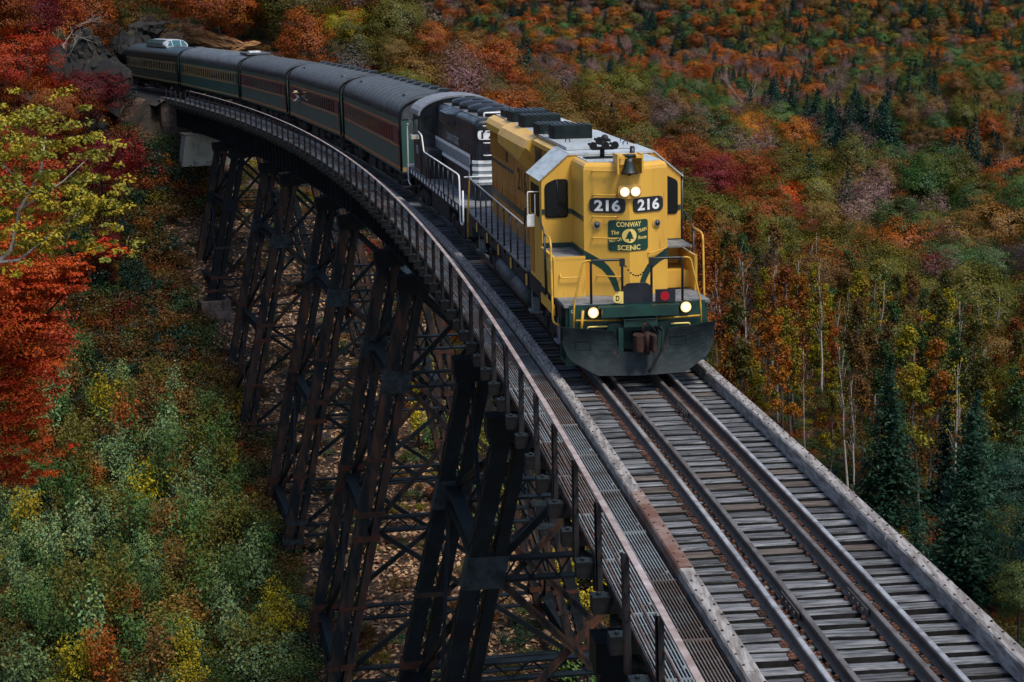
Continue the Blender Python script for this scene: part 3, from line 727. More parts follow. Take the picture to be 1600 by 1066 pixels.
# ================================================================== yellow locomotive
_c, _rz = car_frame(8.56, 4.88)
L1 = thing('yellow_locomotive', 'yellow locomotive number 216 with lit headlights and a black plow leading the train', 'locomotive', _c, _rz, group='diesel locomotives')
L1.rotation_euler = (0, 0, _rz)
Y, YD, G, BK = M['yellow'], M['yellow_dirty'], M['green'], M['black']
def part(fn, name, m, parent=L1):
    mb = MB(); fn(mb); return mb.build(name, m, parent)
# frame and deck
mb = MB(); mb.box(-9.0, 7.55, -1.50, 1.50, 1.18, 1.50); mb.box(-8.2, 6.6, -1.1, 1.1, .95, 1.178); mb.build('underframe', M['grime'], L1)
mb = MB(); mb.box(-9.0, 2.9, -1.54, -.9, 1.503, 1.56); mb.box(-9.0, 2.9, .9, 1.54, 1.503, 1.56); mb.box(-9.6, -8.45, -1.5, 1.5, 1.50, 1.558); mb.build('side_walkway', M['walkgrey'], L1)
mb = MB()
for x in (-7.0, -4.6, -2.2, .2, 2.9, 6.0):
    mb.box(x - .09, x + .09, -1.555, -1.538, 1.20, 1.46)
    mb.box(x - .09, x + .09, 1.538, 1.555, 1.20, 1.46)
mb.box(5.2, 7.0, -1.56, -1.538, 1.18, 1.40); mb.build('sill_plates', M['yellow'], L1)
truck(L1, 5.2); truck(L1, -5.2)
mb = MB(); mb.prism(rrect(-1.15, 1.15, .28, 1.17, .25), -3.0, 2.6); mb.build('fuel_tank', M['grime'], L1)
for xa, xb in ((-2.7, .1), (.32, 2.5)):
    for sg in (-1, 1):
        mb = MB(); mb.tube([(xa, sg * 1.36, .84), (xa + .08, sg * 1.36, .84), (xb - .08, sg * 1.36, .84), (xb, sg * 1.36, .84)], [.12, .22, .22, .12], 14)
        mb.build('air_reservoir', M['reservoir'], L1)
for x in (-7.2, 3.15, 6.9):
    mb = MB(); mb.box(x - .25, x + .25, -1.52, -1.25, .62, .66); mb.tube([(x, -1.45, 1.2), (x - .1, -1.45, .66)], .02, 5); mb.box(x - .1, x + .1, -1.45, -1.3, .66, .95)
    mb.build('side_step', M['walkgrey'], L1)
# long hood
HR0, HR1 = -8.45, 3.46
prof = rounded([(-.90, 1.56), (.90, 1.56), (.90, 4.37), (-.90, 4.37)], [0, 0, .16, .16], 4)
mb = MB(); mb.prism(prof, HR0, HR1, smooth=False); hood = mb.build('long_hood', YD, L1)
mb = MB(); mb.box(HR0 + .06, HR1, -.76, .76, 4.372, 4.392); mb.build('hood_roof', M['roofgrey'], L1)
r = random.Random(5); x = HR0 + .12
for i in range(18):
    w = .60; z1 = 3.26 if x < -4.9 else 3.38
    mb = MB(); mb.box(x, x + w - .025, -.918, -.902, 1.72, z1); d = mb.build('hood_door', YD, L1)
    mb = MB(); mb.box(x + w - .11, x + w - .07, -.938, -.919, 2.38, 2.55); mb.box(x + .02, x + .05, -.93, -.919, 1.85, 1.97); mb.box(x + .02, x + .05, -.93, -.919, 2.95, 3.07); mb.build('door_latch', YD, d)
    mb = MB(); mb.box(x, x + w - .025, .902, .918, 1.72, z1); mb.build('hood_door', YD, L1)
    x += w + .005
    if x > 2.9: break
mb = MB(); mb.box(HR0 + .02, -4.9, -.93, -.905, 3.32, 3.96)
g = mb.build('radiator_grille', M['black'], L1); mb = MB()
for i in range(26): mb.box(HR0 + .08 + i * .134, HR0 + .11 + i * .134, -.945, -.932, 3.33, 3.95)
mb.build('grille_slats', YD, g)['kind'] = 'stuff'
mb = MB(); mb.box(HR0 + .02, -4.9, .905, .93, 3.32, 3.96); mb.build('radiator_grille', M['black'], L1)
# flared eave over the radiator and the dynamic-brake blister
for sg in (-1, 1):
    ev = [(sg * .88, 3.98), (sg * 1.04, 4.00), (sg * 1.05, 4.18), (sg * .97, 4.30), (sg * .80, 4.376)]
    mb = MB(); mb.prism(ev + [(sg * .80, 4.0)], HR0 - .02, -5.0); mb.build('radiator_eave', Y, L1)
    def sec(x, k, kb): return [(x, sg * .86, 3.42 + kb), (x, sg * (.92 + .26 * k), 3.80 + kb * .7), (x, sg * (.92 + .26 * k), 4.10), (x, sg * (.90 + .18 * k), 4.28), (x, sg * .80, 4.39), (x, sg * .6, 4.39), (x, sg * .6, 3.6)]
    mb = MB(); mb.loft([sec(-5.0, .55, .35), sec(-4.75, 1, .12), sec(-1.6, 1, 0), sec(-.7, 1, -.08), sec(-.02, 1, .30), sec(.22, .75, .42)]); mb.build('brake_blister', Y, L1)
    mb = MB(); mb.box(.30, 1.25, sg * .905 - .012, sg * .905 + .012, 3.50, 4.14); mb.build('air_intake', M['black'], L1)
    mb = MB(); mb.prism([(sg * .88, 4.18), (sg * .98, 4.20), (sg * .97, 4.30), (sg * .80, 4.38)], .26, 3.44); mb.build('hood_gutter', Y, L1)
# roof hatch and black housings on the roof
mb = MB(); mb.box(-.3, 4.6, -.86, .70, 4.394, 4.455); mb.build('roof_hatch', M['roofgrey'], L1)
for (x0, x1, y0, y1, z1) in ((1.55, 2.30, -.78, .14, 4.76), (-.4, .6, -.86, .02, 4.68), (-3.5, -2.6, -.80, .20, 4.70), (-5.9, -4.8, -.78, .16, 4.66), (-7.9, -6.6, -.7, .5, 4.58)):
    mb = MB(); mb.prism(rounded([(x0, y0), (x1, y0), (x1, y1), (x0, y1)], .07, 2), 4.40, z1, axis='z'); b = mb.build('roof_housing', M['housing'], L1)
    mb = MB()
    for k in range(7): yy = y0 + .1 + (y1 - y0 - .2) * k / 6; mb.box(x0 + .08, x1 - .08, yy - .02, yy + .02, z1 + .001, z1 + .02)
    mb.build('fan_guard', BK, b)
mb = MB()
for x, y in ((-.15, -.7), (1.0, -.75), (3.2, -.6), (4.3, .5), (-1.2, -.65), (-2.2, .4), (3.4, .62)): mb.tube(bend([(x, y - .05, 4.39), (x, y - .05, 4.53), (x, y + .05, 4.53), (x, y + .05, 4.39)], .04), .012, 5)
mb.build('lifting_eyes', BK, L1)
# hood markings
mb = MB(); mb.box(-8.38, -3.7, -.9255, -.9205, 3.10, 3.20); mb.build('hood_stripe', G, L1)
mb = MB(); mb.box(-8.38, -.55, -.9255, -.9205, 2.17, 2.34); mb.build('hood_stripe', G, L1)
text_build('hood_number', '216', 1.62, .58, (-2.05, -.9265, 3.09), (1, 0, 0), (0, 0, 1), mat('faded_black_lettering', (.03, .022, .015), .6), L1, bold=.012)
# cab
cabp = [(-1.52, 1.56), (1.52, 1.56), (1.52, 3.83), (.94, 4.335), (-.94, 4.335), (-1.52, 3.83)]
mb = MB(); mb.prism(cabp, 3.46, 5.25); cab = mb.build('cab', Y, L1)
for sg in (-1, 1):
    a, b = Vector((0, sg * 1.57, 3.80)), Vector((0, sg * .93, 4.355)); n = Vector((0, sg * .65, .76))
    mb = MB(); mb.loft([[tuple(Vector((x, 0, 0)) + p) for p in (a, b, b + n * .028, a + n * .028)] for x in (3.38, 5.285)]); mb.build('cab_roof_slope', M['roofgrey'], L1)
mb = MB(); mb.box(3.38, 5.27, -.93, .93, 4.337, 4.385); mb.build('cab_roof', M['roofgrey'], L1)
# cab windows, front and side
for sg in (-1, 1):
    w = rounded([(sg * 1.42, 3.04), (sg * .985, 3.04), (sg * .985, 3.80), (sg * 1.22, 3.80), (sg * 1.42, 3.70)], .07, 3)
    wo = rounded([(sg * 1.455, 3.005), (sg * .95, 3.005), (sg * .95, 3.835), (sg * 1.23, 3.835), (sg * 1.455, 3.725)], .08, 3)
    mb = MB(); mb.prism(wo, 5.246, 5.268); f = mb.build('front_cab_window', M['rubber'], L1)
    mb = MB(); mb.prism(w, 5.262, 5.275); mb.build('window_pane', M['glass'], f)
    mb = MB(); mb.tube([(5.285, sg * 1.19, 3.82), (5.30, sg * 1.16, 3.25)], .009, 4); mb.box(5.277, 5.285, sg * 1.17 - .015, sg * 1.17 + .015, 3.12, 3.5); mb.build('wiper', BK, f)
    for xa, xb in ((3.72, 4.28), (4.34, 4.92)):
        mb = MB(); mb.prism(rounded([(xa, 2.98), (xb, 2.98), (xb, 3.66), (xa, 3.66)], .06, 2), min(sg * 1.515, sg * 1.53), max(sg * 1.515, sg * 1.53), axis='y'); f = mb.build('side_cab_window', M['rubber'], L1)
        mb = MB(); mb.prism(rounded([(xa + .03, 3.01), (xb - .03, 3.01), (xb - .03, 3.63), (xa + .03, 3.63)], .05, 2), min(sg * 1.525, sg * 1.536), max(sg * 1.525, sg * 1.536), axis='y'); mb.build('window_pane', M['glass'], f)
    mb = MB(); mb.box(5.256, 5.262, min(sg * 1.515, sg * .89), max(sg * 1.515, sg * .89), 2.29, 2.47); mb.build('cab_stripe', G, L1)
    mb = MB(); mb.box(5.256, 5.262, min(sg * 1.515, sg * 1.46), max(sg * 1.515, sg * 1.46), 3.09, 3.2); mb.box(5.256, 5.262, min(sg * .945, sg * .89), max(sg * .945, sg * .89), 3.09, 3.2); mb.build('cab_stripe', G, L1)
    mb = MB(); mb.box(3.55, 4.0, min(sg * 1.521, sg * 1.527), max(sg * 1.521, sg * 1.527), 2.29, 2.50); mb.build('cab_stripe', G, L1)
    mb = MB(); mb.box(3.6, 4.12, min(sg * 1.522, sg * 1.532), max(sg * 1.522, sg * 1.532), 1.66, 2.9); mb.build('cab_door_seam', YD, L1)
    mb = MB(); mb.tube(bend([(4.95, sg * 1.53, 3.55), (4.95, sg * 1.78, 3.55), (4.95, sg * 1.78, 3.05), (4.95, sg * 1.62, 3.05), (4.95, sg * 1.62, 3.5)], .03), .014, 5); mb.box(4.93, 4.97, min(sg * 1.64, sg * 1.80), max(sg * 1.64, sg * 1.80), 2.80, 3.05); mb.build('wing_mirror', M['white'], L1) if sg < 0 else None
mb = MB(); mb.tube([(5.18, 1.55, 1.8), (5.22, 1.56, 3.9)], .03, 6); mb.build('cab_corner_post', BK, L1)
# short hood (nose): pointed plan
def inset(k, f=1.0): return [(5.25, -.88 + k), (6.81 - k * .8, -.88 + k), (7.22 - k, 0), (6.81 - k * .8, .88 - k), (5.25, .88 - k)]
mb = MB(); mb.loft([[(a, b, z) for a, b in inset(k)] for z, k in ((1.56, 0), (4.16, 0), (4.23, .015), (4.28, .05), (4.305, .11))]); nose = mb.build('short_hood', Y, L1)
mb = MB(); mb.loft([[(a, b, z) for a, b in inset(.12)] for z in (4.306, 4.322)]); mb.build('nose_roof', M['roofgrey'], L1)
NB = math.atan(.466); CN, SN = math.cos(NB), math.sin(NB)
def nf(y, z, off=0.0):
    sg = -1 if y < 0 else 1
    return (7.22 - .466 * abs(y) + off * CN, y + sg * off * SN * (1 if abs(y) > .02 else 0), z)
def face_plate(mb, poly, t0=0.002, t1=.012, mi=0):
    n = len(poly); vs = [nf(y, z, t0) for y, z in poly] + [nf(y, z, t1) for y, z in poly]
    mb.add(vs, [tuple(range(n, 2 * n))] + [(i, (i + 1) % n, n + (i + 1) % n, n + i) for i in range(n)], mi)
# stripes sweeping down the nose
for sg in (-1, 1):
    outer = [(.878, 2.50), (.65, 2.37), (.50, 2.28), (.40, 2.18), (.30, 2.03), (.24, 1.88), (.19, 1.66)]
    inner = [(.878, 2.29), (.70, 2.22), (.55, 2.12), (.46, 2.02), (.38, 1.88), (.33, 1.76), (.29, 1.66)]
    mb = MB()
    for i in range(len(outer) - 1):
        face_plate(mb, [(sg * a, b) for a, b in (outer[i], outer[i + 1], inner[i + 1], inner[i])], .001, .004)
    mb.build('nose_stripe', G, L1)
    mb = MB(); mb.box(5.27, 6.806, min(sg * .881, sg * .885), max(sg * .881, sg * .885), 2.29, 2.49); mb.build('nose_stripe', G, L1)
    mb = MB(); mb.box(5.27, 6.806, min(sg * .881, sg * .885), max(sg * .881, sg * .885), 3.09, 3.20); mb.build('nose_stripe', G, L1)
    # number boards
    q = rrect(.075, .765, 3.285, 3.595, .11, 4); mb = MB(); face_plate(mb, [(sg * a, b) for a, b in q], .002, .022); nb = mb.build('number_board', M['black'], L1)
    text_build('number', '216', .50, .235, (0, 0, 0), (1, 0, 0), (0, 0, 1), M['white'], nb, bold=.032, fn=lambda a, b, sg=sg: nf(sg * .42 + a, 3.44 + b, .026))
    # class lights
    c = Vector(nf(sg * .62, 3.03)); n = Vector((CN, sg * SN, 0))
    mb = MB(); mb.cyl(c, c + n * .02, .105, 18); pl = mb.build('class_light', Y, L1)
    mb = MB(); mb.cyl(c + n * .02, c + n * .04, .075, 16); mb.build('lens_ring', M['chrome'], pl)
    mb = MB(); mb.ball(c + n * .03, .055, 10, 6); mb.build('lens', M['glass'], pl)
# the round-cornered green sign, bent over the nose
mb = MB()
for sg in (-1, 1):
    q = rounded([(0, 2.5), (sg * .41, 2.5), (sg * .41, 3.14), (0, 3.14)], [0, .06, .06, 0], 3); face_plate(mb, q, .002, .016)
sign = mb.build('nose_sign', M['green_sign'], L1)
def nt(txt, w, h, y, z, **k): text_build('lettering', txt, w, h, (0, 0, 0), (1, 0, 0), (0, 0, 1), M['cream'], sign, fn=lambda a, b: nf(y + a, z + b, .021), **k)
nt('CONWAY', .50, .105, .0, 3.055, bold=.025); nt('SCENIC', .46, .105, .0, 2.575, bold=.025)
nt('The', .15, .085, -.275, 2.885, shear=.3, rot=.12); nt('NOTCH', .235, .075, -.272, 2.735, bold=.02, rot=.2)
nt('TRAIN', .20, .075, .275, 2.925, bold=.02, rot=.2); nt('Route', .20, .075, .275, 2.775, shear=.3, rot=.03)
mb = MB()
for sg in (-1, 1): face_plate(mb, [(sg * .145 * math.sin(a), 2.82 + .145 * math.cos(a)) for a in [math.pi * k / 14 for k in range(15)]], .016, .020)
cc = mb.build('emblem_disc', M['cream'], sign)
mb = MB()
for sg in (-1, 1):
    tree = [(0, .115), (.035, .05), (.022, .05), (.06, .0), (.035, .0), (.085, -.06), (.018, -.06), (.018, -.105), (0, -.105)]
    face_plate(mb, [(sg * a, 2.82 + b) for a, b in tree], .020, .024)
mb.build('emblem_tree', M['green_sign'], sign)
# headlamp
mb = MB(); mb.prism(rrect(-.24, .24, 3.59, 3.88, .12, 4), 7.05, 7.27); hl = mb.build('headlight_housing', M['lampring'], L1)
for y in (-.112, .112):
    mb = MB(); mb.cyl((7.26, y, 3.735), (7.30, y, 3.735), .105, 20); h = mb.build('headlight', M['chrome'], hl)
    mb = MB(); mb.cyl((7.298, y, 3.735), (7.306, y, 3.735), .098, 20); mb.build('reflector', M['lampglow'], hl)
    mb = MB(); mb.cyl((7.306, y, 3.735), (7.312, y, 3.735), .070, 20); mb.build('lamp_glass', M['lamp'], hl)
# bell on its bracket
mb = MB(); mb.box(6.85, 7.36, -.27, -.235, 4.10, 4.50); mb.box(6.85, 7.36, .235, .27, 4.10, 4.50); mb.box(6.85, 7.0, -.235, .235, 4.12, 4.48); mb.box(6.95, 7.36, -.235, -.12, 4.42, 4.47); mb.box(6.95, 7.36, .12, .235, 4.42, 4.47); bk = mb.build('bell_bracket', Y, L1)
mb = MB(); mb.tube([(7.24, 0, 4.10), (7.24, 0, 4.13), (7.24, 0, 4.22), (7.24, 0, 4.33), (7.24, 0, 4.40), (7.24, 0, 4.42)], [.185, .17, .12, .105, .085, .03], 20); mb.tube([(7.24, 0, 4.41), (7.24, 0, 4.50)], .04, 8); mb.tube([(7.24, -.13, 4.46), (7.24, .13, 4.46)], .035, 8); mb.ball((7.24, 0, 4.09), .04, 8, 5); mb.build('bell', M['bronze'], bk)
# horn cluster and antenna
mb = MB(); mb.tube([(5.95, -.32, 4.32), (5.95, -.32, 4.52)], .05, 8); mb.box(5.8, 6.1, -.55, -.1, 4.50, 4.55); mb.box(5.75, 6.15, -.7, -.05, 4.325, 4.345)
for y, z, d in ((-.56, 4.60, 1), (-.43, 4.70, 1), (-.30, 4.60, 1), (-.20, 4.70, -1), (-.10, 4.60, 1)):
    mb.tube([(5.72 if d > 0 else 6.15, y, z), (5.95, y, z), (6.12 if d > 0 else 5.7, y, z), (6.22 if d > 0 else 5.6, y, z)], [.03, .035, .055, .085], 14)
    mb.cyl((6.221 if d > 0 else 5.599, y, z), (6.224 if d > 0 else 5.596, y, z), .07, 14, 1)  # black disc stands in for the shade inside the open horn mouth
mb.build('air_horn', [M['grime'], M['rubber']], L1)
mb = MB(); mb.cyl((6.55, .20, 4.31), (6.55, .20, 4.56), .055, 12); mb.cyl((6.55, .20, 4.56), (6.55, .20, 4.60), .045, 12); mb.build('antenna', M['black'], L1)
# battery box with tread top (left) and recess (right)
mb = MB(); mb.box(5.26, 6.98, -1.55, -.885, 1.56, 2.34); mb.box(5.26, 6.98, -1.56, -1.50, 2.34, 2.40); mb.box(6.92, 6.985, -1.498, -.885, 2.34, 2.40); bb = mb.build('battery_box', Y, L1)
mb = MB(); mb.box(5.28, 6.90, -1.495, -.89, 2.341, 2.365); mb.build('box_tread', M['walkgrey'], bb)
mb = MB()
for k in range(4): mb.box(5.9, 6.7, -1.568, -1.552, 2.04 + k * .07, 2.075 + k * .07)
mb.build('louver', M['cream'], bb)
mb = MB(); mb.box(5.26, 6.3, .885, 1.5, 1.56, 1.92); mb.box(5.26, 6.75, 1.47, 1.53, 1.56, 2.30); mb.box(5.26, 5.30, .885, 1.46, 1.93, 2.4); bb = mb.build('step_box', Y, L1)
mb = MB(); mb.box(5.26, 6.2, .9, 1.55, 2.40, 2.44); mb.build('box_tread', M['walkgrey'], bb)
# grab irons on the nose
for z in (4.15, 3.66, 3.215, 2.77, 1.98):
    w0 = -.70 if z > 2 else -.62; w1 = w0 + .46
    mb = MB(); grab(mb, bend([nf(w0, z, 0), nf(w0, z, .07), nf(w1, z, .07), nf(w1, z, 0)], .04)); mb.build('grab_iron', Y, L1)
mb = MB(); grab(mb, bend([nf(.42, 2.43, 0), nf(.42, 2.43, .07), nf(.80, 2.50, .07), nf(.80, 2.50, 0)], .04)); mb.build('grab_iron', Y, L1)
mb = MB(); grab(mb, bend([(7.0, -1.42, 2.06), (7.06, -1.42, 1.98), (7.06, -1.0, 1.98), (7.0, -1.0, 2.06)], .04)); mb.build('grab_iron', Y, L1)
# front platform, pilot, plow, coupler
mb = MB(); mb.box(6.5, 7.95, -1.5, 1.5, 1.50, 1.558); mb.build('front_platform', M['walkgrey'], L1)
mb = MB(); mb.box(7.90, 7.97, -1.40, 1.40, .62, 1.548); mb.box(7.2, 7.90, -1.42, -1.36, 1.2, 1.498); mb.box(7.2, 7.90, 1.36, 1.42, 1.2, 1.498); pil = mb.build('pilot', G, L1)
mb = MB(); mb.box(7.972, 8.28, -.78, .78, 1.33, 1.50); mb.box(8.0, 8.24, -.84, .84, 1.501, 1.53); mb.build('anticlimber', G, pil)
mb = MB(); mb.prism(rounded([(-.31, 1.56), (.31, 1.56), (.31, 1.86), (.20, 1.96), (-.20, 1.96), (-.31, 1.86)], .06, 3), 7.93, 7.98); mb.build('crossover_plate', M['navy'], L1)
for y, z in ((-.93, 1.41), (.97, 1.45)):
    mb = MB(); mb.cyl((7.97, y, z), (8.10, y, z), .125, 20); d = mb.build('ditch_light', M['bronze'], L1)
    mb = MB(); mb.cyl((8.099, y, z), (8.108, y, z), .108, 20); mb.build('reflector', M['lampglow'], d)
    mb = MB(); mb.cyl((8.108, y, z), (8.114, y, z), .066, 20); mb.build('lamp_glass', M['lamp'], d)
mb = MB(); mb.box(7.99, 8.02, -.40, -.30, 1.56, 1.80); mb.cyl((8.021, -.42, 1.67), (8.036, -.42, 1.67), .095, 20); d = mb.build('marker_plate', M['cream'], L1)
text_build('lettering', 'D', .075, .11, (8.038, -.42, 1.67), (0, 1, 0), (0, 0, 1), M['rustdark'], d, bold=.03)
mb = MB(); mb.box(7.99, 8.07, .36, .76, 1.56, 1.82); d = mb.build('marker_box', M['navy'], L1)
mb = MB(); mb.cyl((8.071, .54, 1.69), (8.085, .54, 1.69), .095, 20); mb.build('red_marker', M['red'], d)
text_build('lettering', 'CE', .07, .06, (7.975, -1.33, 1.43), (0, 1, 0), (0, 0, 1), M['white'], L1, bold=.01)
mb = MB()
for sg in (-1, 1): mb.box(7.98, 8.25, sg * .40 - .05, sg * .40 + .05, .62, 1.10); mb.prism(rrect(min(sg * .34, sg * .66), max(sg * .34, sg * .66), .50, 1.18, .10), 7.98, 8.12)
mb.box(7.98, 8.3, -.34, .34, 1.12, 1.28); mb.build('draft_pocket', G, pil)
mb = MB(); mb.box(7.9, 8.45, -.13, .13, .74, .98); mb.prism(rounded([(8.4, -.16), (8.62, -.24), (8.82, -.20), (8.84, -.08), (8.66, -.02), (8.70, .10), (8.86, .13), (8.84, .22), (8.60, .24), (8.4, .16)], .04, 2), .70, 1.02, axis='z'); mb.cyl((8.68, .05, .62), (8.68, .05, 1.08), .05, 8); mb.tube([(8.5, 0, 1.02), (8.5, 0, 1.18), (8.46, .08, 1.22)], .025, 6); mb.build('coupler', M['rustdark'], L1)
mb = MB(); mb.tube([(8.0, .38, 1.1), (8.55, .40, 1.06), (8.62, .36, .7), (8.70, .12, .34), (8.72, .06, .28)], .03, 7); mb.tube([(8.0, .20, 1.2), (8.3, .1, 1.22), (8.5, .22, 1.12), (8.42, .3, .95)], .02, 6); mb.tube([(8.0, -.6, 1.36), (8.32, -.3, 1.27), (8.32, .3, 1.27), (8.0, .62, 1.38)], .012, 5); mb.build('brake_hose', M['rubber'], L1)
def plow_pt(y, z, back=0.0):
    t = (z - .17) / .97; x = 8.55 - .26 * min(1, abs(y) / 1.56) ** 1.15 - .22 * math.sin(max(0, min(1, t)) * 2.4) + .05 * (t - .5)
    return (x - back, y, z)
ys = sorted(set([round(v, 3) for v in np.linspace(-1.56, 1.56, 33)] + [-.44, .44, -.56, .56]))
def ztop(y):
    a = abs(y)
    return .62 if a < .43 else (.62 + (a - .43) / .12 * .44 if a < .55 else 1.06 + (a - .55) * .09)
def zbot(y):
    a = abs(y); return .17 if a < .90 else (.17 + (a - .90) / .54 * .30 if a < 1.44 else .47 + (a - 1.44) / .12 * .30)
NV = 9; mb = MB(); vs = []
for back in (0, .03):
    for y in ys:
        for k in range(NV): z = zbot(y) + (ztop(y) - zbot(y)) * k / (NV - 1); vs.append(plow_pt(y, z, back))
ny_ = len(ys); o2 = ny_ * NV; fs = []
for i in range(ny_ - 1):
    for k in range(NV - 1):
        a = i * NV + k; fs.append((a, a + NV, a + NV + 1, a + 1)); fs.append((o2 + a, o2 + a + 1, o2 + a + NV + 1, o2 + a + NV))
    fs.append((i * NV, o2 + i * NV, o2 + (i + 1) * NV, (i + 1) * NV)); fs.append((i * NV + NV - 1, (i + 1) * NV + NV - 1, o2 + (i + 1) * NV + NV - 1, o2 + i * NV + NV - 1))
for i in (0, ny_ - 1):
    for k in range(NV - 1): a = i * NV + k; fs.append((a, a + 1, o2 + a + 1, o2 + a))
mb.add(vs, fs, 0, False); pw = mb.build('plow', M['plow'], L1)
mb = MB()
for y in (-1.25, -.8, .8, 1.25): mb.bar((7.95, y, .55), (8.10, y, .70), .1, .12)
mb.build('plow_brace', M['grime'], pw)
mb = MB()
for y, z, w in ((-1.15, .86, .3), (.78, .90, .34)):
    for (a, b, c, d) in ((y - w / 2, z, y + w / 2, z), (y - w / 2, z - .18, y + w / 2, z - .18), (y - w / 2, z - .18, y - w / 2, z), (y + w / 2, z - .18, y + w / 2, z)):
        p, q = Vector(plow_pt(a, b)), Vector(plow_pt(c, d)); mb.bar(p + Vector((.004, 0, 0)), q + Vector((.004, 0, 0)), .014, .014)
mb.build('weld_seam', M['plow'], pw)
# rails at the front
for sg in (-1, 1):
    y0, y1 = sg * .30, sg * .94
    mb = MB(); mb.tube(bend([(7.92, y0, 1.55), (7.92, y0, 2.44), (7.92, y1, 2.44), (7.92, y1, 1.55)], .05), .026, 6); mb.box(7.88, 7.96, y0 - .05, y0 + .05, 2.30, 2.46); mb.build('platform_rail', BK, L1)
    mb = MB(); mb.tube(bend([(7.92, sg * .94, 2.44), (7.92, sg * 1.10, 2.44), (7.97, sg * 1.30, 1.55), (7.97, sg * 1.32, .98)], .1), .022, 6); mb.build('corner_handrail', M['yellow_bright'], L1)
    mb = MB(); mb.tube(bend([(5.3, sg * 1.60, 3.04), (6.1, sg * 1.60, 2.80)], .1), .022, 6); mb.tube([(6.1, sg * 1.60, 2.80), (6.1, sg * 1.58, 1.52)], .026, 6); mb.build('cab_handrail', BK, L1)
    mb = MB(); mb.tube(bend([(6.1, sg * 1.60, 2.80), (6.95, sg * 1.60, 2.78), (7.10, sg * 1.60, 1.06), (7.3, sg * 1.50, 1.04)], .16), .024, 6); mb.build('step_handrail', M['yellow_bright'], L1)
    mb = MB(); mb.tube(bend([(7.99, sg * .62 - .43, 1.22) if sg > 0 else (7.99, -1.22, 1.20), (8.02, sg * .30 if sg < 0 else 1.26, 1.22 if sg < 0 else 1.26)], .05) if False else [(8.02, sg * .33, 1.22), (8.02, sg * 1.28, 1.25)], .020, 6); mb.build('cut_lever', M['yellow_bright'], L1)
    mb = MB(); mb.tube(bend([(8.0, sg * 1.05, .98), (8.1, sg * 1.05, 1.12), (8.1, sg * .60, 1.12), (8.0, sg * .60, .98)], .04), .018, 6); mb.build('pilot_grab', M['cream'], L1)
mb = MB()
for k in range(12):
    y = -.28 + .56 * k / 11; z = 2.40 - .30 * (1 - (y / .28) ** 2); y2 = -.28 + .56 * (k + 1) / 12; mb.ball((7.93, y, z), .018, 6, 4, sq=(.6, 1.5, 1))
mb.build('safety_chain', M['rustdark'], L1)
mb = MB(); mb.tube([(8.03, -1.18, .95), (8.03, -1.13, 1.45)], .03, 6); mb.build('flag_socket', M['yellow_bright'], L1)
for sg in (-1, 1):
    mb = MB()
    for z in (.35, .68, 1.0): mb.box(7.2, 7.85, min(sg * 1.15, sg * 1.46), max(sg * 1.15, sg * 1.46), z - .02, z + .02)
    mb.box(7.15, 7.19, min(sg * 1.15, sg * 1.46), max(sg * 1.15, sg * 1.46), .3, 1.49); mb.box(7.86, 7.89, min(sg * 1.15, sg * 1.46), max(sg * 1.15, sg * 1.46), .3, 1.49)
    mb.build('corner_steps', G, L1)
# side rails
for sg in (-1, 1):
    xs = [2.55] + [2.55 - 1.24 * k for k in range(1, 9)]
    mb = MB(); mb.tube(bend([(2.75, sg * 1.0, 3.0), (2.62, sg * 1.50, 2.95), (2.55, sg * 1.52, 2.56), (2.55, sg * 1.52, 2.5)], .05), .022, 6); mb.build('rail_return', BK, L1)
    mb = MB(); mb.tube([(x, sg * 1.52, 2.54) for x in (2.55, -2, -8.4)] + [(-9.3, sg * 1.50, 2.54)], .022, 6); mb.build('side_handrail', mat('worn_grey_handrail', (.34, .34, .345), .45), L1)
    for x in xs:
        mb = MB(); mb.tube([(x, sg * 1.52, 1.38), (x, sg * 1.52, 2.54)], .022, 6); mb.build('stanchion', BK, L1)
    mb = MB(); mb.tube(bend([(-9.3, sg * 1.5, 2.54), (-9.5, sg * 1.45, 2.5), (-9.55, sg * 1.5, 1.5), (-9.6, sg * 1.52, .7)], .1), .024, 6); mb.build('rear_handrail', M['yellow_bright'], L1)
mb = MB(); mb.box(-9.62, -9.55, -1.4, 1.4, .75, 1.50); mb.build('rear_pilot', G, L1)
mb = MB(); mb.box(-9.7, -9.3, -.12, .12, .75, 1.0); mb.box(-10.05, -9.7, -.2, .2, .72, 1.02); mb.build('rear_coupler', M['rustdark'], L1)

# ================================================================== black locomotive
_c, _rz = car_frame(26.9, 4.88)
L2 = thing('black_locomotive', 'black road switcher with white striped front and arched cab roof coupled behind the yellow engine', 'locomotive', _c, _rz, group='diesel locomotives')
NV2, W = M['navy'], M['white']
def p2(name, m, fn, parent=None):
    mb = MB(); fn(mb); return mb.build(name, m, parent or L2)
mb = MB(); mb.box(-7.4, 7.5, -1.45, 1.45, 1.16, 1.46); mb.box(-6.6, 6.6, -1.05, 1.05, .95, 1.158); mb.build('underframe', M['grime'], L2)
mb = MB(); mb.box(-7.6, 7.7, -1.52, 1.52, 1.463, 1.51); mb.build('deck', M['walkgrey'], L2)
mb = MB()
for k in range(16): x = -6.0 + k * .82; mb.box(x, x + .36, -1.53, -1.522, 1.30, 1.45); mb.box(x, x + .36, 1.522, 1.53, 1.30, 1.45)
mb.build('sill_dashes', W, L2)['kind'] = 'stuff'
truck(L2, 4.75); truck(L2, -4.75)
mb = MB(); mb.prism(rrect(-1.2, 1.2, .3, 1.15, .2), -2.4, 2.2); mb.build('fuel_tank', M['grime'], L2)
hp = rounded([(-.90, 1.51), (.90, 1.51), (.90, 4.02), (-.90, 4.02)], [0, 0, .22, .22], 5)
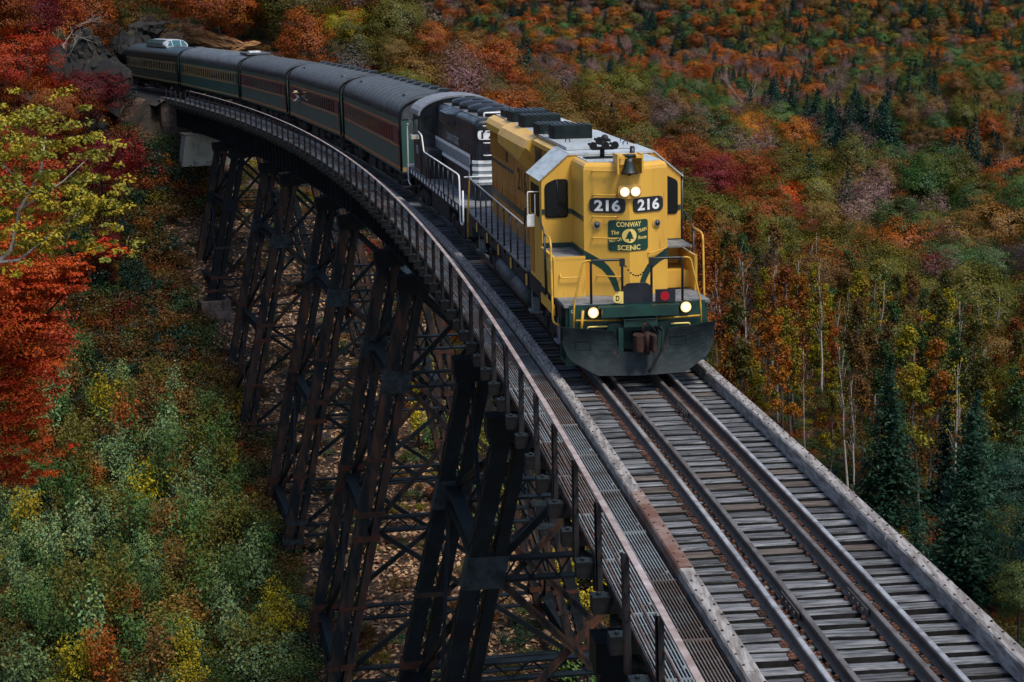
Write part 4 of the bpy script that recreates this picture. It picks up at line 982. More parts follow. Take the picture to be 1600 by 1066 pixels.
secs = [[(x, y * k, 1.51 + (z - 1.51) * kz) for y, z in hp] for x, k, kz in ((-3.0, 1, 1), (5.95, 1, 1), (6.12, .985, .995), (6.25, .93, .98), (6.30, .86, .955))]
mb = MB(); mb.loft(secs); hd2 = mb.build('long_hood', NV2, L2)
mb = MB(); mb.box(-3.0, 5.8, -.66, .66, 4.022, 4.045); mb.build('hood_roof', mat('grey_hood_roof', (.14, .145, .15), .4, var=(.07, .075, .08), vscale=2.5, rvar=.2), L2)
for sg in (-1, 1):
    mb = MB(); mb.loft([[(x, sg * .86, 3.3 + q), (x, sg * (.9 + .22 * k), 3.62), (x, sg * (.9 + .2 * k), 3.92), (x, sg * .72, 4.05), (x, sg * .6, 4.05), (x, sg * .6, 3.5)] for x, k, q in ((-.9, .15, .3), (-.5, 1, 0), (1.5, 1, 0), (2.1, .15, .3))]); mb.build('brake_blister', NV2, L2)
    r = random.Random(3)
    for k in range(12):
        x = -2.9 + k * .73
        mb = MB(); mb.box(x, x + .68, min(sg * .902, sg * .914), max(sg * .902, sg * .914), 1.66, 2.1 if k < 0 else 3.2); d = mb.build('hood_door', NV2, L2)
        mb = MB(); mb.box(x + .58, x + .62, min(sg * .915, sg * .935), max(sg * .915, sg * .935), 2.35, 2.5); mb.build('door_latch', M['black'], d)
    # grey band edged in white: level along the hood, stepping down at the front
    def band(x, z0, z1, mb, off=.936): mb.add([], [])
    GB = mat('silver_grey_band', (.22, .26, .28), .45, var=(.14, .17, .19), vscale=5)
    yb0, yb1 = sorted((sg * .934, sg * .940)); yw0, yw1 = sorted((sg * .940, sg * .946))
    mb = MB(); mb.box(-3.0, 5.5, yb0, yb1, 2.45, 2.80); mb.build('grey_band', GB, L2)
    mb = MB(); mb.box(-3.0, 5.6, yw0, yw1, 2.79, 2.90); mb.build('white_stripe', W, L2)
    mb = MB(); mb.box(-3.0, 5.3, yw0, yw1, 2.34, 2.45); mb.build('white_stripe', W, L2)
    mb = MB(); mb.prism([(5.30, 2.36), (5.5, 2.36), (5.98, 2.12), (5.98, 2.02), (5.45, 2.02)] if False else [(5.22, 2.45), (5.5, 2.45), (5.5, 2.2), (5.95, 2.2), (5.95, 2.10), (5.22, 2.10)], yw0, yw1, axis='y'); mb.build('white_stripe', W, L2)
    mb = MB(); mb.box(5.5, 5.6, yw0, yw1, 2.60, 2.80); mb.build('white_stripe', W, L2)
    text_build('lettering', 'CONWAY SCENIC', 3.0, .26, (1.6, sg * .942, 3.12), (1 if sg < 0 else -1, 0, 0), (0, 0, 1), mat('dull_white_lettering', (.36, .37, .38), .6), L2, bold=.015)
    mb = MB(); mb.cyl((5.95, sg * .5, 3.70), (6.36, sg * .66, 3.70), .10, 14); mb.build('class_light', M['black'], L2)
fx = 6.315
for z0, z1 in ((2.66, 2.76), (2.44, 2.56), (2.24, 2.34), (2.08, 2.16)):
    mb = MB(); mb.prism([(6.16, -.97), (fx + .02, -.80), (fx + .02, .80), (6.16, .97), (6.05, .93), (6.2, .78), (6.2, -.78), (6.05, -.93)], z0, z1, axis='z'); mb.build('front_stripe', W, L2)
mb = MB(); mb.prism([(6.15, -.95), (fx + .012, -.79), (fx + .012, .79), (6.15, .95), (6.05, .9), (6.2, .75), (6.2, -.75), (6.05, -.9)], 2.0, 2.76, axis='z'); mb.build('front_band', GB, L2)
mb = MB(); mb.prism(rrect(-.80, .80, 3.40, 3.68, .1), fx - .02, fx + .05); nb = mb.build('number_board', W, L2)
text_build('number', '1751', .86, .22, (fx + .054, -.26, 3.54), (0, 1, 0), (0, 0, 1), M['black'], nb, bold=.01)
for z in (3.82, 3.3, 2.92):
    mb = MB(); mb.tube(bend([(fx - .05, -.62, z), (fx + .1, -.62, z), (fx + .1, -.18, z), (fx - .05, -.18, z)], .06), .02, 6); mb.build('grab_iron', W, L2)
for y in (-.12, .12):
    mb = MB(); mb.cyl((fx - .1, y, 3.85), (fx + .05, y, 3.85), .10, 14); mb.build('headlight', M['chrome'], L2)
for x in (5.0, 2.9, .9, -1.0):
    mb = MB(); mb.tube([(x, .05, 4.03), (x, .05, 4.20), (x, .05, 4.26), (x, .05, 4.33)], [.64, .64, .58, .25], 22); f = mb.build('roof_fan', M['black'], L2)
    mb = MB(); mb.tube([(x, .05, 4.331), (x, .05, 4.36)], [.2, .16], 14); mb.build('fan_cap', M['grime'], f)
mb = MB(); mb.tube(bend([(5.75, -.5, 4.03), (5.75, -.5, 4.18), (5.75, .15, 4.18), (5.75, .15, 4.03)], .05), .03, 6); mb.build('roof_grab', W, L2)
# cab with arched roof
arch = [(1.50 * math.cos(a), 3.62 + .62 * math.sin(a)) for a in [math.pi * k / 14 for k in range(15)]]
mb = MB(); mb.prism([(-1.5, 1.51), (1.5, 1.51)] + arch, -5.0, -3.05); cb2 = mb.build('cab', NV2, L2)
ro = [(1.58 * math.cos(a), 3.63 + .68 * math.sin(a)) for a in [math.pi * k / 14 for k in range(15)]]; ri = [(1.515 * math.cos(a), 3.625 + .625 * math.sin(a)) for a in [math.pi * k / 14 for k in range(15)]]
mb = MB(); mb.prism(ro + ri[::-1], -5.3, -2.75); mb.build('cab_roof', mat('grey_cab_roof', (.20, .20, .22), .45, var=(.13, .13, .145), vscale=3), cb2)
for sg in (-1, 1):
    mb = MB(); mb.prism(rounded([(sg * 1.38, 2.85), (sg * .98, 2.85), (sg * .98, 3.65), (sg * 1.38, 3.55)], .05, 2), -3.045, -3.03); mb.build('front_cab_window', M['glass'], cb2)
    for xa, xb in ((-4.8, -4.2), (-4.1, -3.3)):
        mb = MB(); mb.prism(rounded([(xa, 2.85), (xb, 2.85), (xb, 3.5), (xa, 3.5)], .05, 2), min(sg * 1.5, sg * 1.512), max(sg * 1.5, sg * 1.512), axis='y'); mb.build('side_cab_window', M['glass'], cb2)
    mb = MB(); mb.box(-3.6, -3.0, min(sg * 1.53, sg * 1.80), max(sg * 1.53, sg * 1.80), 2.78, 2.92); mb.build('arm_rest', mat('pale_canvas', (.42, .40, .32), .7), cb2)
    mb = MB(); mb.box(-4.98, -4.9, min(sg * 1.55, sg * 1.68), max(sg * 1.55, sg * 1.68), 2.85, 3.35); mb.build('wing_mirror', M['chrome'], cb2)
    text_build('lettering', '1751', .62, .30, (-3.9, sg * 1.504, 2.35), (1 if sg < 0 else -1, 0, 0), (0, 0, 1), W, cb2, bold=.015)
    mb = MB(); mb.box(-4.7, -3.1, min(sg * 1.502, sg * 1.508), max(sg * 1.502, sg * 1.508), 1.58, 1.64); mb.build('cab_trim', M['chrome'], cb2)
mb = MB(); mb.prism(rounded([(-.9, 1.51), (.9, 1.51), (.9, 3.5), (-.9, 3.5)], [0, 0, .2, .2], 4), -6.5, -5.001); mb.build('short_hood', NV2, L2)
mb = MB(); mb.box(-2.95, -1.2, -1.45, -.95, 1.512, 2.5); mb.build('equipment_box', M['navy'], L2)
for sg in (-1, 1):
    W2 = mat('white_handrail', (.70, .70, .70), .45)
    mb = MB(); mb.tube(bend([(-3.0, sg * 1.55, 3.05), (-2.0, sg * 1.55, 2.98), (-1.75, sg * 1.52, 2.42), (6.6, sg * 1.52, 2.42), (7.15, sg * 1.52, 2.40), (7.25, sg * 1.52, .95), (7.7, sg * 1.5, .95), (7.75, sg * 1.5, 2.0)], .14), .026, 6); mb.build('side_handrail', W2, L2)
    mb = MB(); mb.tube(bend([(-5.3, sg * 1.52, 3.1), (-6.6, sg * 1.55, 3.1), (-6.65, sg * 1.55, .9), (-6.4, sg * 1.5, .8)], .1), .026, 6); mb.build('rear_handrail', W2, L2)
    for k in range(7):
        x = -1.2 + 1.15 * k; mb = MB(); mb.tube([(x, sg * 1.52, 1.4), (x, sg * 1.52, 2.42)], .022, 6); mb.build('stanchion', BK, L2)
    mb = MB(); mb.tube(bend([(7.7, sg * .35, 1.5), (7.7, sg * .35, 2.4), (7.7, sg * 1.45, 2.4)], .06), .024, 6); mb.build('platform_rail', W2, L2)
mb = MB(); mb.box(7.62, 7.70, -1.4, 1.4, .6, 1.46); mb.build('front_pilot', M['black'], L2)
mb = MB(); mb.box(7.3, 8.3, -.2, .2, .72, 1.02); mb.build('coupler', M['rustdark'], L2)
for x in (7.3, -6.9):
    for sg in (-1, 1):
        mb = MB()
        for z in (.35, .7, 1.05): mb.box(x - .3, x + .3, min(sg * 1.15, sg * 1.46), max(sg * 1.15, sg * 1.46), z - .02, z + .02)
        mb.build('corner_steps', M['grime'], L2)

# ================================================================== passenger cars
def coach(sc, hl, label, body, stripe, belt, roofm, windows, vents=True, dome=False, roofz=4.10, half=7.3, group='green passenger cars of the train'):
    c, rz = car_frame(sc, half); t = thing('dome_car' if dome else 'passenger_car', label, 'passenger car', c, rz, group)
    W2 = 1.53; sides = [(-W2, 1.02), (W2, 1.02), (W2, 3.12), (-W2, 3.12)]
    mb = MB(); mb.prism(sides, -hl, hl); bd = mb.build('body', body, t)
    # roof: arched outline, drooping at both ends
    n = 16; rp = lambda k, h: [((W2 + .025) * math.cos(math.pi * i / n), 3.123 + h * max(0, math.sin(math.pi * i / n)) ** .72) for i in range(n + 1)]
    H = roofz - 3.123
    mb = MB(); mb.loft([[(x, y * ky, z) for y, z in rp(0, H * kh)] for x, kh, ky in ((-hl - .03, .80, .97), (-hl + .25, .95, 1), (-hl + .8, 1, 1), (hl - .8, 1, 1), (hl - .25, .95, 1), (hl + .03, .80, .97))], smooth=True); rf = mb.build('roof', roofm, t)
    mb = MB()
    k = int(2 * hl / 1.25)
    for i in range(k + 1):
        x = -hl + .4 + (2 * hl - .8) * i / k
        P = [(x, y * 1.002, z + .001) for y, z in rp(0, H)]; mb.tube(P, .009, 4, caps=False)
    if not dome: mb.build('roof_seam', roofm, rf)
    mb = MB()
    for sg in (-1, 1): mb.box(-hl, hl, min(sg * (W2 + .004), sg * (W2 + .03)), max(sg * (W2 + .004), sg * (W2 + .03)), 3.07, 3.12)
    mb.build('gutter', body, t)
    for z0, z1 in ((2.80, 2.87), (1.99, 2.06), (1.12, 1.22)):
        mb = MB()
        for sg in (-1, 1): mb.box(-hl - .004, hl + .004, min(sg * (W2 + .002), sg * (W2 + .012)), max(sg * (W2 + .002), sg * (W2 + .012)), z0, z1)
        mb.build('stripe', stripe, t)
    mb = MB()
    for sg in (-1, 1): mb.box(-hl + .01, hl - .01, min(sg * (W2 + .001), sg * (W2 + .006)), max(sg * (W2 + .001), sg * (W2 + .006)), 2.061, 2.799)
    mb.build('window_belt', belt, t)
    mb = MB()
    for sg in (-1, 1): mb.box(windows[0], windows[1], min(sg * (W2 + .007), sg * (W2 + .022)), max(sg * (W2 + .007), sg * (W2 + .022)), 2.066, 2.09)
    if belt is M['maroon']: mb.build('window_sill', M['walkgrey'], t)
    x0, x1, nw = windows; pitch = (x1 - x0) / nw; fr = M['winframe'] if belt is M['maroon'] else M['gold']
    fm = MB(); fm.box(-pitch * .45, pitch * .45, -.012, .006, 0, .67); FM = fm.mesh('window', fr)
    gm = MB(); gm.box(-pitch * .345, pitch * .345, -.016, -.005, .04, .63); GM = gm.mesh('window_pane', M['glass'])
    for sg in (-1, 1):
        for i in range(nw):
            w = link_mesh('window', FM, t, (x0 + pitch * (i + .5), sg * (W2 + .009), 2.095), (0, 0, 0 if sg < 0 else math.pi)); link_mesh('window_pane', GM, w)
    for sg in (-1, 1):
        mb = MB(); mb.box(hl - .98, hl - .22, min(sg * (W2 + .006), sg * (W2 + .016)), max(sg * (W2 + .006), sg * (W2 + .016)), 1.3, 2.75)
        d = mb.build('vestibule_door', M['maroon'] if belt is M['maroon'] else body, t)
        mb = MB(); mb.box(hl - .78, hl - .42, min(sg * (W2 + .016), sg * (W2 + .02)), max(sg * (W2 + .016), sg * (W2 + .02)), 2.12, 2.68)
        mb.build('door_pane', M['glass'], d)
    for e in (-1, 1):
        P = [(e * (hl + .02), y * 1.012, z + .012) for y, z in rp(0, H * .84)]; mb = MB(); mb.tube([(e * (hl + .02), (W2 + .03), 1.1)] + P + [(e * (hl + .02), -(W2 + .03), 1.1)], .05, 5); mb.build('end_rim', M['rubber'], t)
    mb = MB(); mb.box(-hl - .42, -hl - .005, -.75, .75, 1.15, 3.5); mb.box(hl + .005, hl + .42, -.75, .75, 1.15, 3.5); mb.build('gangway_bellows', M['rubber'], t)
    mb = MB()
    for e in (-1, 1):
        for sg in (-1, 1): mb.box(min(e * (hl - .9), e * (hl - .1)), max(e * (hl - .9), e * (hl - .1)), min(sg * 1.1, sg * 1.5), max(sg * 1.1, sg * 1.5), .45, .5); mb.box(min(e * (hl - .9), e * (hl - .1)), max(e * (hl - .9), e * (hl - .1)), min(sg * 1.2, sg * 1.5), max(sg * 1.2, sg * 1.5), .72, .77)
    mb.build('steps', M['grime'], t)
    mb = MB(); mb.box(-hl + .3, hl - .3, -1.2, 1.2, .80, 1.018); mb.box(-2.6, -.4, -1.25, 1.25, .35, .8); mb.box(.4, 1.9, -1.25, 1.25, .42, .8); mb.cyl((2.3, -1.0, .62), (3.9, -1.0, .62), .2, 10); mb.build('undergear', M['grime'], t)
    for e in (-1, 1): truck(t, e * (hl - 2.9), 2.4)
    mb = MB(); mb.box(hl, hl + .55, -.15, .15, .72, 1.0); mb.build('coupler', M['rustdark'], t)
    mb = MB()
    for e in (-1, 1): mb.box(min(e * (hl + .005), e * (hl + .02)), max(e * (hl + .005), e * (hl + .02)), -1.52, -1.35, 1.08, 1.25); mb.box(min(e * (hl + .005), e * (hl + .02)), max(e * (hl + .005), e * (hl + .02)), 1.35, 1.52, 1.08, 1.25)
    mb.build('corner_marker', M['gold'], t)
    if vents:
        for i in range(9):
            x = -hl + 1.4 + (2 * hl - 2.8) * i / 8
            mb = MB(); z = roofz + .0; mb.box(x - .2, x + .2, .22, .62, z - .06, z + .02); mb.prism([(.16, z + .02), (.68, z + .02), (.6, z + .11), (.24, z + .11)], x - .26, x + .26); mb.build('roof_vent', M['black'], rf)
        for x in (hl - 2.4, -hl + 3.3):
            mb = MB(); mb.tube([(x, -.95, 3.72), (x, -.95, 3.98)], [.07, .16], 8); mb.build('roof_vent', M['black'], rf)
    return t
g_, or_, mr_ = M['coach_green'], M['orange'], M['maroon']
C1 = coach(45.55, 9.72, 'weathered green coach with maroon window band coupled directly behind the black engine', g_, or_, mr_, M['coachroof'], (-7.9, 7.6, 21))
C2 = coach(66.25, 9.80, 'green and maroon coach with a passenger leaning out of its window', g_, or_, mr_, M['coachroof'], (-7.4, 7.9, 20))
C3 = coach(86.6, 9.45, 'green and maroon coach with plain vent-free roof, third passenger car behind the engines', g_, or_, mr_, M['coachroof'], (-7.4, 7.8, 19), vents=False)
C4 = coach(110.15, 13.0, 'longer brighter green coach with thin gold stripes, next to the dome car', M['coach_green2'], M['gold'], M['coach_green2'], M['coachroof_lt'], (-11.6, 11.4, 24), vents=False, half=9.3, roofz=4.15)
C5 = coach(136.9, 12.75, 'dark green dome observation car disappearing behind the rock at the far end', M['coach_dark'], M['gold'], M['coach_dark'], M['coach_dark'], (-11, 11.2, 18), vents=False, dome=True, half=9.3, roofz=4.12)
mb = MB(); mb.box(11.9, 12.6, -.6, .2, 4.1, 4.35); mb.build('roof_unit', M['white'], C4)
mb = MB(); mb.box(10.2, 12.9, -.85, .85, 4.10, 4.24); mb.box(-12.5, -11.5, -.4, .3, 4.08, 4.2); mb.build('roof_hatch', M['coachroof_lt'], C4)
# the glass dome
D0, D1 = -4.6, 5.2
dm = lambda k, h: [(1.12 * k * math.cos(math.pi * i / 12), 4.0 + h * math.sin(math.pi * i / 12) ** .6) for i in range(13)]
secs = ((D0, .9, .10), (D0 + .7, 1, .66), (D1 - 1.3, 1, .70), (D1 - .5, .97, .55), (D1 + .05, .88, .08))
mb = MB(); mb.loft([[(x, y, z) for y, z in dm(k, h)] for x, k, h in secs], smooth=True); dome = mb.build('dome_roof', M['silver'], C5)
for i in range(8):
    x = D0 + .75 + i * .98 
    for sg in (-1, 1):
        pts = [(sg * 1.13 * math.cos(a), 4.0 + .71 * max(0, math.sin(a)) ** .6 + .004) for a in (.10, .35, .7, 1.0)]
        mb = MB(); mb.add([(x + .08, y * 1.01, z) for y, z in pts] + [(x + .86, y * 1.01, z) for y, z in pts], [(j, j + 1, j + 5, j + 4) for j in range(3)]); mb.build('dome_pane', M['glass_blue'], dome)
for j, (a0, a1) in enumerate(((.25, 1.1), (1.2, 1.94), (2.04, 2.9))):
    A = np.linspace(a0, a1, 5); lo = [(D1 - .03, .90 * math.cos(a), 4.0 + .14 * math.sin(a) ** .6 + .02) for a in A]; hi = [(D1 - .62, 1.0 * math.cos(a), 4.0 + .60 * math.sin(a) ** .6) for a in A]
    mb = MB(); mb.add([(x + .05, y, z) for x, y, z in lo] + [(x + .05, y, z + .02) for x, y, z in hi], [(i, i + 1, i + 6, i + 5) for i in range(4)]); mb.build('dome_pane', M['glass_blue'], dome)
# passenger leaning out
c, rz = car_frame(66.25, 7.3); loc = c + Vector((math.cos(rz), math.sin(rz), 0)) * -4.9 + Vector((-math.sin(rz), math.cos(rz), 0)) * -1.62 + Vector((0, 0, 2.05))
me = bpy.data.meshes.new('person'); V = [(0, .28, -.05), (0, .05, .12), (0, -.10, .27), (0, -.15, .36), (0, -.19, .48), (.17, -.08, .22), (.24, -.26, .08), (.05, -.34, .06), (-.17, -.08, .22), (-.24, -.26, .08), (-.05, -.34, .06)]
me.from_pydata(V, [(0, 1), (1, 2), (2, 3), (3, 4), (2, 5), (5, 6), (6, 7), (2, 8), (8, 9), (9, 10)], [])
ob = bpy.data.objects.new('person', me); COL.objects.link(ob); ob.modifiers.new('skin', 'SKIN'); ob.modifiers.new('sub', 'SUBSURF').levels = 1
for i, r_ in enumerate((.17, .17, .15, .06, .11, .07, .05, .04, .07, .05, .04)): me.skin_vertices[0].data[i].radius = (r_, r_)
me.skin_vertices[0].data[0].use_root = True; me.materials.append(M['shirt'])
dg = bpy.context.evaluated_depsgraph_get(); m2 = bpy.data.meshes.new_from_object(ob.evaluated_get(dg)); bpy.data.objects.remove(ob)
m2.materials.clear(); m2.materials.append(M['shirt']); m2.materials.append(M['skin'])
for p in m2.polygons: p.material_index = 1 if (p.center.z > .34 or p.center.y < -.22) else 0
m2.name = 'person'; per = link_mesh('person', m2, None, loc, (0, 0, rz)); tag(per, 'person in a pale straw hat leaning on the sill of an open coach window', 'person')
mb = MB(); mb.cyl((0, -.19, .53), (0, -.19, .545), .20, 14); mb.cyl((0, -.19, .545), (0, -.19, .64), .11, 12, r2=.095); mb.build('straw_hat', M['hat'], per)
# ================================================================== foliage building blocks
def leaf_mat(name, trans=.16, edge=.28):
    m = bpy.data.materials.new(name); m.use_nodes = True; nt = m.node_tree; N, L = nt.nodes, nt.links
    for n in list(N): N.remove(n)
    out = N.new('ShaderNodeOutputMaterial')
    def at(nm, ty):
        a = N.new('ShaderNodeAttribute'); a.attribute_name = nm; a.attribute_type = ty; return a
    A, B, lv = at('tint_a', 'INSTANCER'), at('tint_b', 'INSTANCER'), at('lv', 'GEOMETRY')
    mx = N.new('ShaderNodeMix'); mx.data_type = 'RGBA'; L.new(lv.outputs['Fac'], mx.inputs[0]); L.new(A.outputs['Color'], mx.inputs[6]); L.new(B.outputs['Color'], mx.inputs[7])
    v2 = at('lw', 'GEOMETRY'); hs = N.new('ShaderNodeHueSaturation'); mr = N.new('ShaderNodeMapRange'); mr.inputs['To Min'].default_value = .78; mr.inputs['To Max'].default_value = 1.28
    L.new(v2.outputs['Fac'], mr.inputs[0]); L.new(mr.outputs[0], hs.inputs['Value']); L.new(mx.outputs[2], hs.inputs['Color'])
    d = N.new('ShaderNodeBsdfDiffuse'); t = N.new('ShaderNodeBsdfTranslucent'); g = N.new('ShaderNodeBsdfGlossy'); g.inputs['Roughness'].default_value = .45; g.inputs['Color'].default_value = (.8, .85, .9, 1)
    L.new(hs.outputs[0], d.inputs[0]); L.new(hs.outputs[0], t.inputs[0])
    ms = N.new('ShaderNodeMixShader'); ms.inputs[0].default_value = trans; L.new(d.outputs[0], ms.inputs[1]); L.new(t.outputs[0], ms.inputs[2])
    m2 = N.new('ShaderNodeMixShader'); m2.inputs[0].default_value = .014; L.new(ms.outputs[0], m2.inputs[1]); L.new(g.outputs[0], m2.inputs[2])
    L.new(m2.outputs[0], out.inputs[0]); return m
M['leaf'] = leaf_mat('autumn_leaf'); M['needle'] = leaf_mat('conifer_needle', .1)

class Leaves:
    def __init__(s): s.c, s.n, s.sz, s.lv, s.el = [], [], [], [], []
    def put(s, c, n, size, lv, el=1.7):
        c = np.atleast_2d(c); k = len(c); s.c.append(c); s.n.append(n); s.sz.append(np.broadcast_to(size, (k,)).astype(float)); s.lv.append(np.broadcast_to(lv, (k,)).astype(float)); s.el.append(np.full(k, el))
    def arrays(s, rng):
        c, n, sz, lv, el = (np.concatenate(a) for a in (s.c, s.n, s.sz, s.lv, s.el)); k = len(c)
        n = n / (np.linalg.norm(n, axis=1, keepdims=True) + 1e-9); r = rng.normal(size=(k, 3)); t = np.cross(n, r); t /= np.linalg.norm(t, axis=1, keepdims=True) + 1e-9; b = np.cross(n, t)
        L = (sz * el / 2)[:, None]; W = (sz / 2)[:, None]
        v = np.stack([c - t * L, c + b * W + n * W * .25, c + t * L, c - b * W + n * W * .25], 1).reshape(-1, 3)
        return v, np.arange(k * 4).reshape(k, 4), np.clip(lv, 0, 1), rng.random(k)
    def mesh(s, name, m, rng):
        v, q, lv, lw = s.arrays(rng); me = np_mesh(name, v, q, m, False)
        me.attributes.new('lv', 'FLOAT', 'FACE').data.foreach_set('value', lv.astype(np.float32)); me.attributes.new('lw', 'FLOAT', 'FACE').data.foreach_set('value', lw.astype(np.float32)); return me
def unit(rng, k): v = rng.normal(size=(k, 3)); return v / np.linalg.norm(v, axis=1, keepdims=True)
def clump(Lv, rng, c, rad, flat, k, size, lv, up=.7, spread=.2, el=1.7, out=None):
    d = unit(rng, k); r = rng.random(k) ** .5; p = np.asarray(c) + d * r[:, None] * np.array([rad, rad, rad * flat])
    n = np.array([0, 0, up]) + d * .6 + rng.normal(size=(k, 3)) * .4 if out is None else np.array([0, 0, .25]) + out * 1.0 + d * .45 + rng.normal(size=(k, 3)) * .2
    Lv.put(p, n, size * (.7 + .6 * rng.random(k)), lv + (rng.random(k) - .5) * spread * 2, el)
def crown_round(seed, R=3.6, H=6.0, base=4.0, nc=60, per=20, size=.4, flat=.45, hollow=.45, top=.35, el=1.7):
    rng = np.random.default_rng(seed); Lv = Leaves(); cl = []
    ax = 1 + .25 * rng.normal(size=2) * .5
    for i in range(nc):
        d = unit(rng, 1)[0]; d[2] = d[2] * .8 + top; d /= np.linalg.norm(d); rr = hollow + (1 - hollow) * rng.random() ** .6
        lump = 1 + .22 * math.sin(d[0] * 5 + seed) + .18 * math.sin(d[1] * 6 + 2 * seed)
        c = np.array([d[0] * R * ax[0], d[1] * R * ax[1], d[2] * H / 2]) * rr * lump + np.array([0, 0, base + H / 2]); cl.append(c)
        clump(Lv, rng, c, R * (.20 + .16 * rng.random()), flat, int(per * (.6 + .8 * rng.random())), size, rng.random(), el=el, out=d)
    return Lv, np.array(cl), rng
def limbs(mb, rng, base, H, r0, clumps, n=9, r_end=.02, bend_=.25, nseg=5, fork=.35):
    """a tapering, slightly bent trunk with limbs out to some of the leaf clumps"""
    path = [Vector((0, 0, -.5))]; x = y = 0.0
    for i in range(1, nseg + 1): x += rng.normal() * bend_ * .35; y += rng.normal() * bend_ * .35; path.append(Vector((x, y, H * i / nseg)))
    mb.tube(path, [r0 * 1.25] + [r0 * (1 - .82 * i / nseg) for i in range(1, nseg + 1)], 7)
    if len(clumps):
        for c in clumps[rng.permutation(len(clumps))[:n]]:
            t = min(.92, max(fork, (c[2] / H) * (.55 + .2 * rng.random()))); i = t * nseg; k = min(nseg - 1, int(i)); p = path[k].lerp(path[k + 1], i - k); q = Vector(c)
            m_ = p.lerp(q, .5) + Vector((rng.normal() * .2, rng.normal() * .2, .25)); mb.tube([p, m_, q], [r0 * .38 * (1.1 - t), r0 * .22, r_end], 5)
    return path
def pack(name, crown_me, trunk_mb, bark): return {'name': name, 'crown': crown_me, 'trunk': trunk_mb.mesh('trunk', bark) if trunk_mb else None}
def make_round(name, seed, H=11, R=3.4, bark='bark', lim=8, r0=.17, **k):
    ch = H * k.pop('frac', .62); Lv, cl, rng = crown_round(seed, R=R, H=ch, base=H - ch, **k); mb = MB(); limbs(mb, rng, 0, H * .86, r0, cl, lim); return pack(name, Lv.mesh('crown', M['leaf'], rng), mb, M[bark])
def make_slender(name, seed, H=13, R=1.1, start=.4, nc=34, per=17, size=.2, bark='bark_pale', r0=.085, lim=12):
    rng = np.random.default_rng(seed); Lv = Leaves(); cl = []; lean = rng.normal(size=2) * .05
    for i in range(nc):
        t = start + (1 - start) * rng.random() ** .8; a = rng.random() * 6.283; rr = R * (1.12 - .75 * (t - start) / (1 - start)) * (.25 + .75 * rng.random())
        c = np.array([math.cos(a) * rr + lean[0] * t * H, math.sin(a) * rr + lean[1] * t * H, t * H]); cl.append(c)
        clump(Lv, rng, c, .30 + .22 * rng.random(), .9, int(per * (.5 + rng.random())), size, rng.random(), up=.3)
    mb = MB(); path = []; nseg = 6
    for i in range(nseg + 1): t = i / nseg; path.append(Vector((lean[0] * t * H + rng.normal() * .06, lean[1] * t * H + rng.normal() * .06, t * H * .98 - .4)))
    mb.tube(path, [r0 * (1.1 - .95 * i / nseg) for i in range(nseg + 1)], 6)
    for c in cl[:lim]:
        t = max(.2, (c[2] - .9) / H); i = t * nseg; k = min(nseg - 1, int(i)); p = path[k].lerp(path[k + 1], min(1, i - k)); mb.tube([p, p.lerp(Vector(c), .6) + Vector((0, 0, .15)), Vector(c)], [.022, .016, .008], 4)
    return pack(name, Lv.mesh('crown', M['leaf'], rng), mb, M[bark])
def make_conifer(name, seed, H=11, R=2.3, nw=22, nb=9, size=.3, per=7, droop=.25, r0=.14):
    rng = np.random.default_rng(seed); Lv = Leaves(); mb = MB(); mb.tube([(0, 0, -.5), (.05, 0, H * .5), (0, .03, H * .98)], [r0, r0 * .6, .015], 7)
    for i in range(nw):
        t = .06 + .93 * (i / (nw - 1)); z = t * H; rad = R * (1 - t) ** .85 * (.8 + .35 * rng.random()) + .08
        for j in range(max(4, int(nb * (1 - t * .5)))):
            a = rng.random() * 6.283; r1 = rad * (.6 + .5 * rng.random()); k = max(2, int(per * (r1 / R + .25)))
            u = (np.arange(k) + rng.random(k)) / k; p = np.stack([np.cos(a) * r1 * u, np.sin(a) * r1 * u, z - droop * r1 * u ** 1.5 + .06 * rng.normal(size=k)], -1)
            p += rng.normal(size=p.shape) * .07 * (r1 + .3); Lv.put(p, np.array([0, 0, 1.0]) + .5 * rng.normal(size=p.shape), size * (.7 + .6 * rng.random(k)) * (1.1 - .5 * t), .15 + .6 * rng.random() + .2 * u, 2.1)
    return pack(name, Lv.mesh('crown', M['needle'], rng), mb, M['bark'])
def branchy(mb, rng, p, d, L, r, depth, tips, spread=.6, kids=3, up=.25):
    n = 3; P = [p]; v = d.copy()
    for i in range(n): v = (v + Vector(rng.normal(size=3) * .14) + Vector((0, 0, up * .12))).normalized(); P.append(P[-1] + v * L / n)
    mb.tube(P, [r * (1 - .5 * i / n) for i in range(n + 1)], 5 if r > .03 else 4, caps=False)
    if depth == 0: tips.append(P[-1]); return
    for k in range(kids):
        t = .45 + .55 * (k + rng.random()) / kids; i = min(n - 1, int(t * n)); q = P[i].lerp(P[i + 1], min(1, t * n - i)); w = (v + Vector(rng.normal(size=3)) * spread).normalized()
        branchy(mb, rng, q, w, L * (.55 + .2 * rng.random()), r * .5, depth - 1, tips, spread, kids, up)
def make_bare(name, seed, H=9, r0=.09, bark='bark_white', depth=3, kids=4, leaves=0, size=.14, lean=(0, 0), spread=.55):
    rng = np.random.default_rng(seed); mb = MB(); tips = []; branchy(mb, rng, Vector((0, 0, -.4)), Vector((lean[0], lean[1], 1)).normalized(), H * .55, r0, depth, tips, spread, kids)
    Lv = Leaves(); T = np.array([tuple(t) for t in tips]); k = max(leaves, 12); idx_ = rng.integers(0, len(T), k); Lv.put(T[idx_] + rng.normal(size=(k, 3)) * .25, np.array([0, 0, .6]) + rng.normal(size=(k, 3)) * .6, size, rng.random(k))
    return pack(name, Lv.mesh('crown', M['leaf'], rng), mb, M[bark])
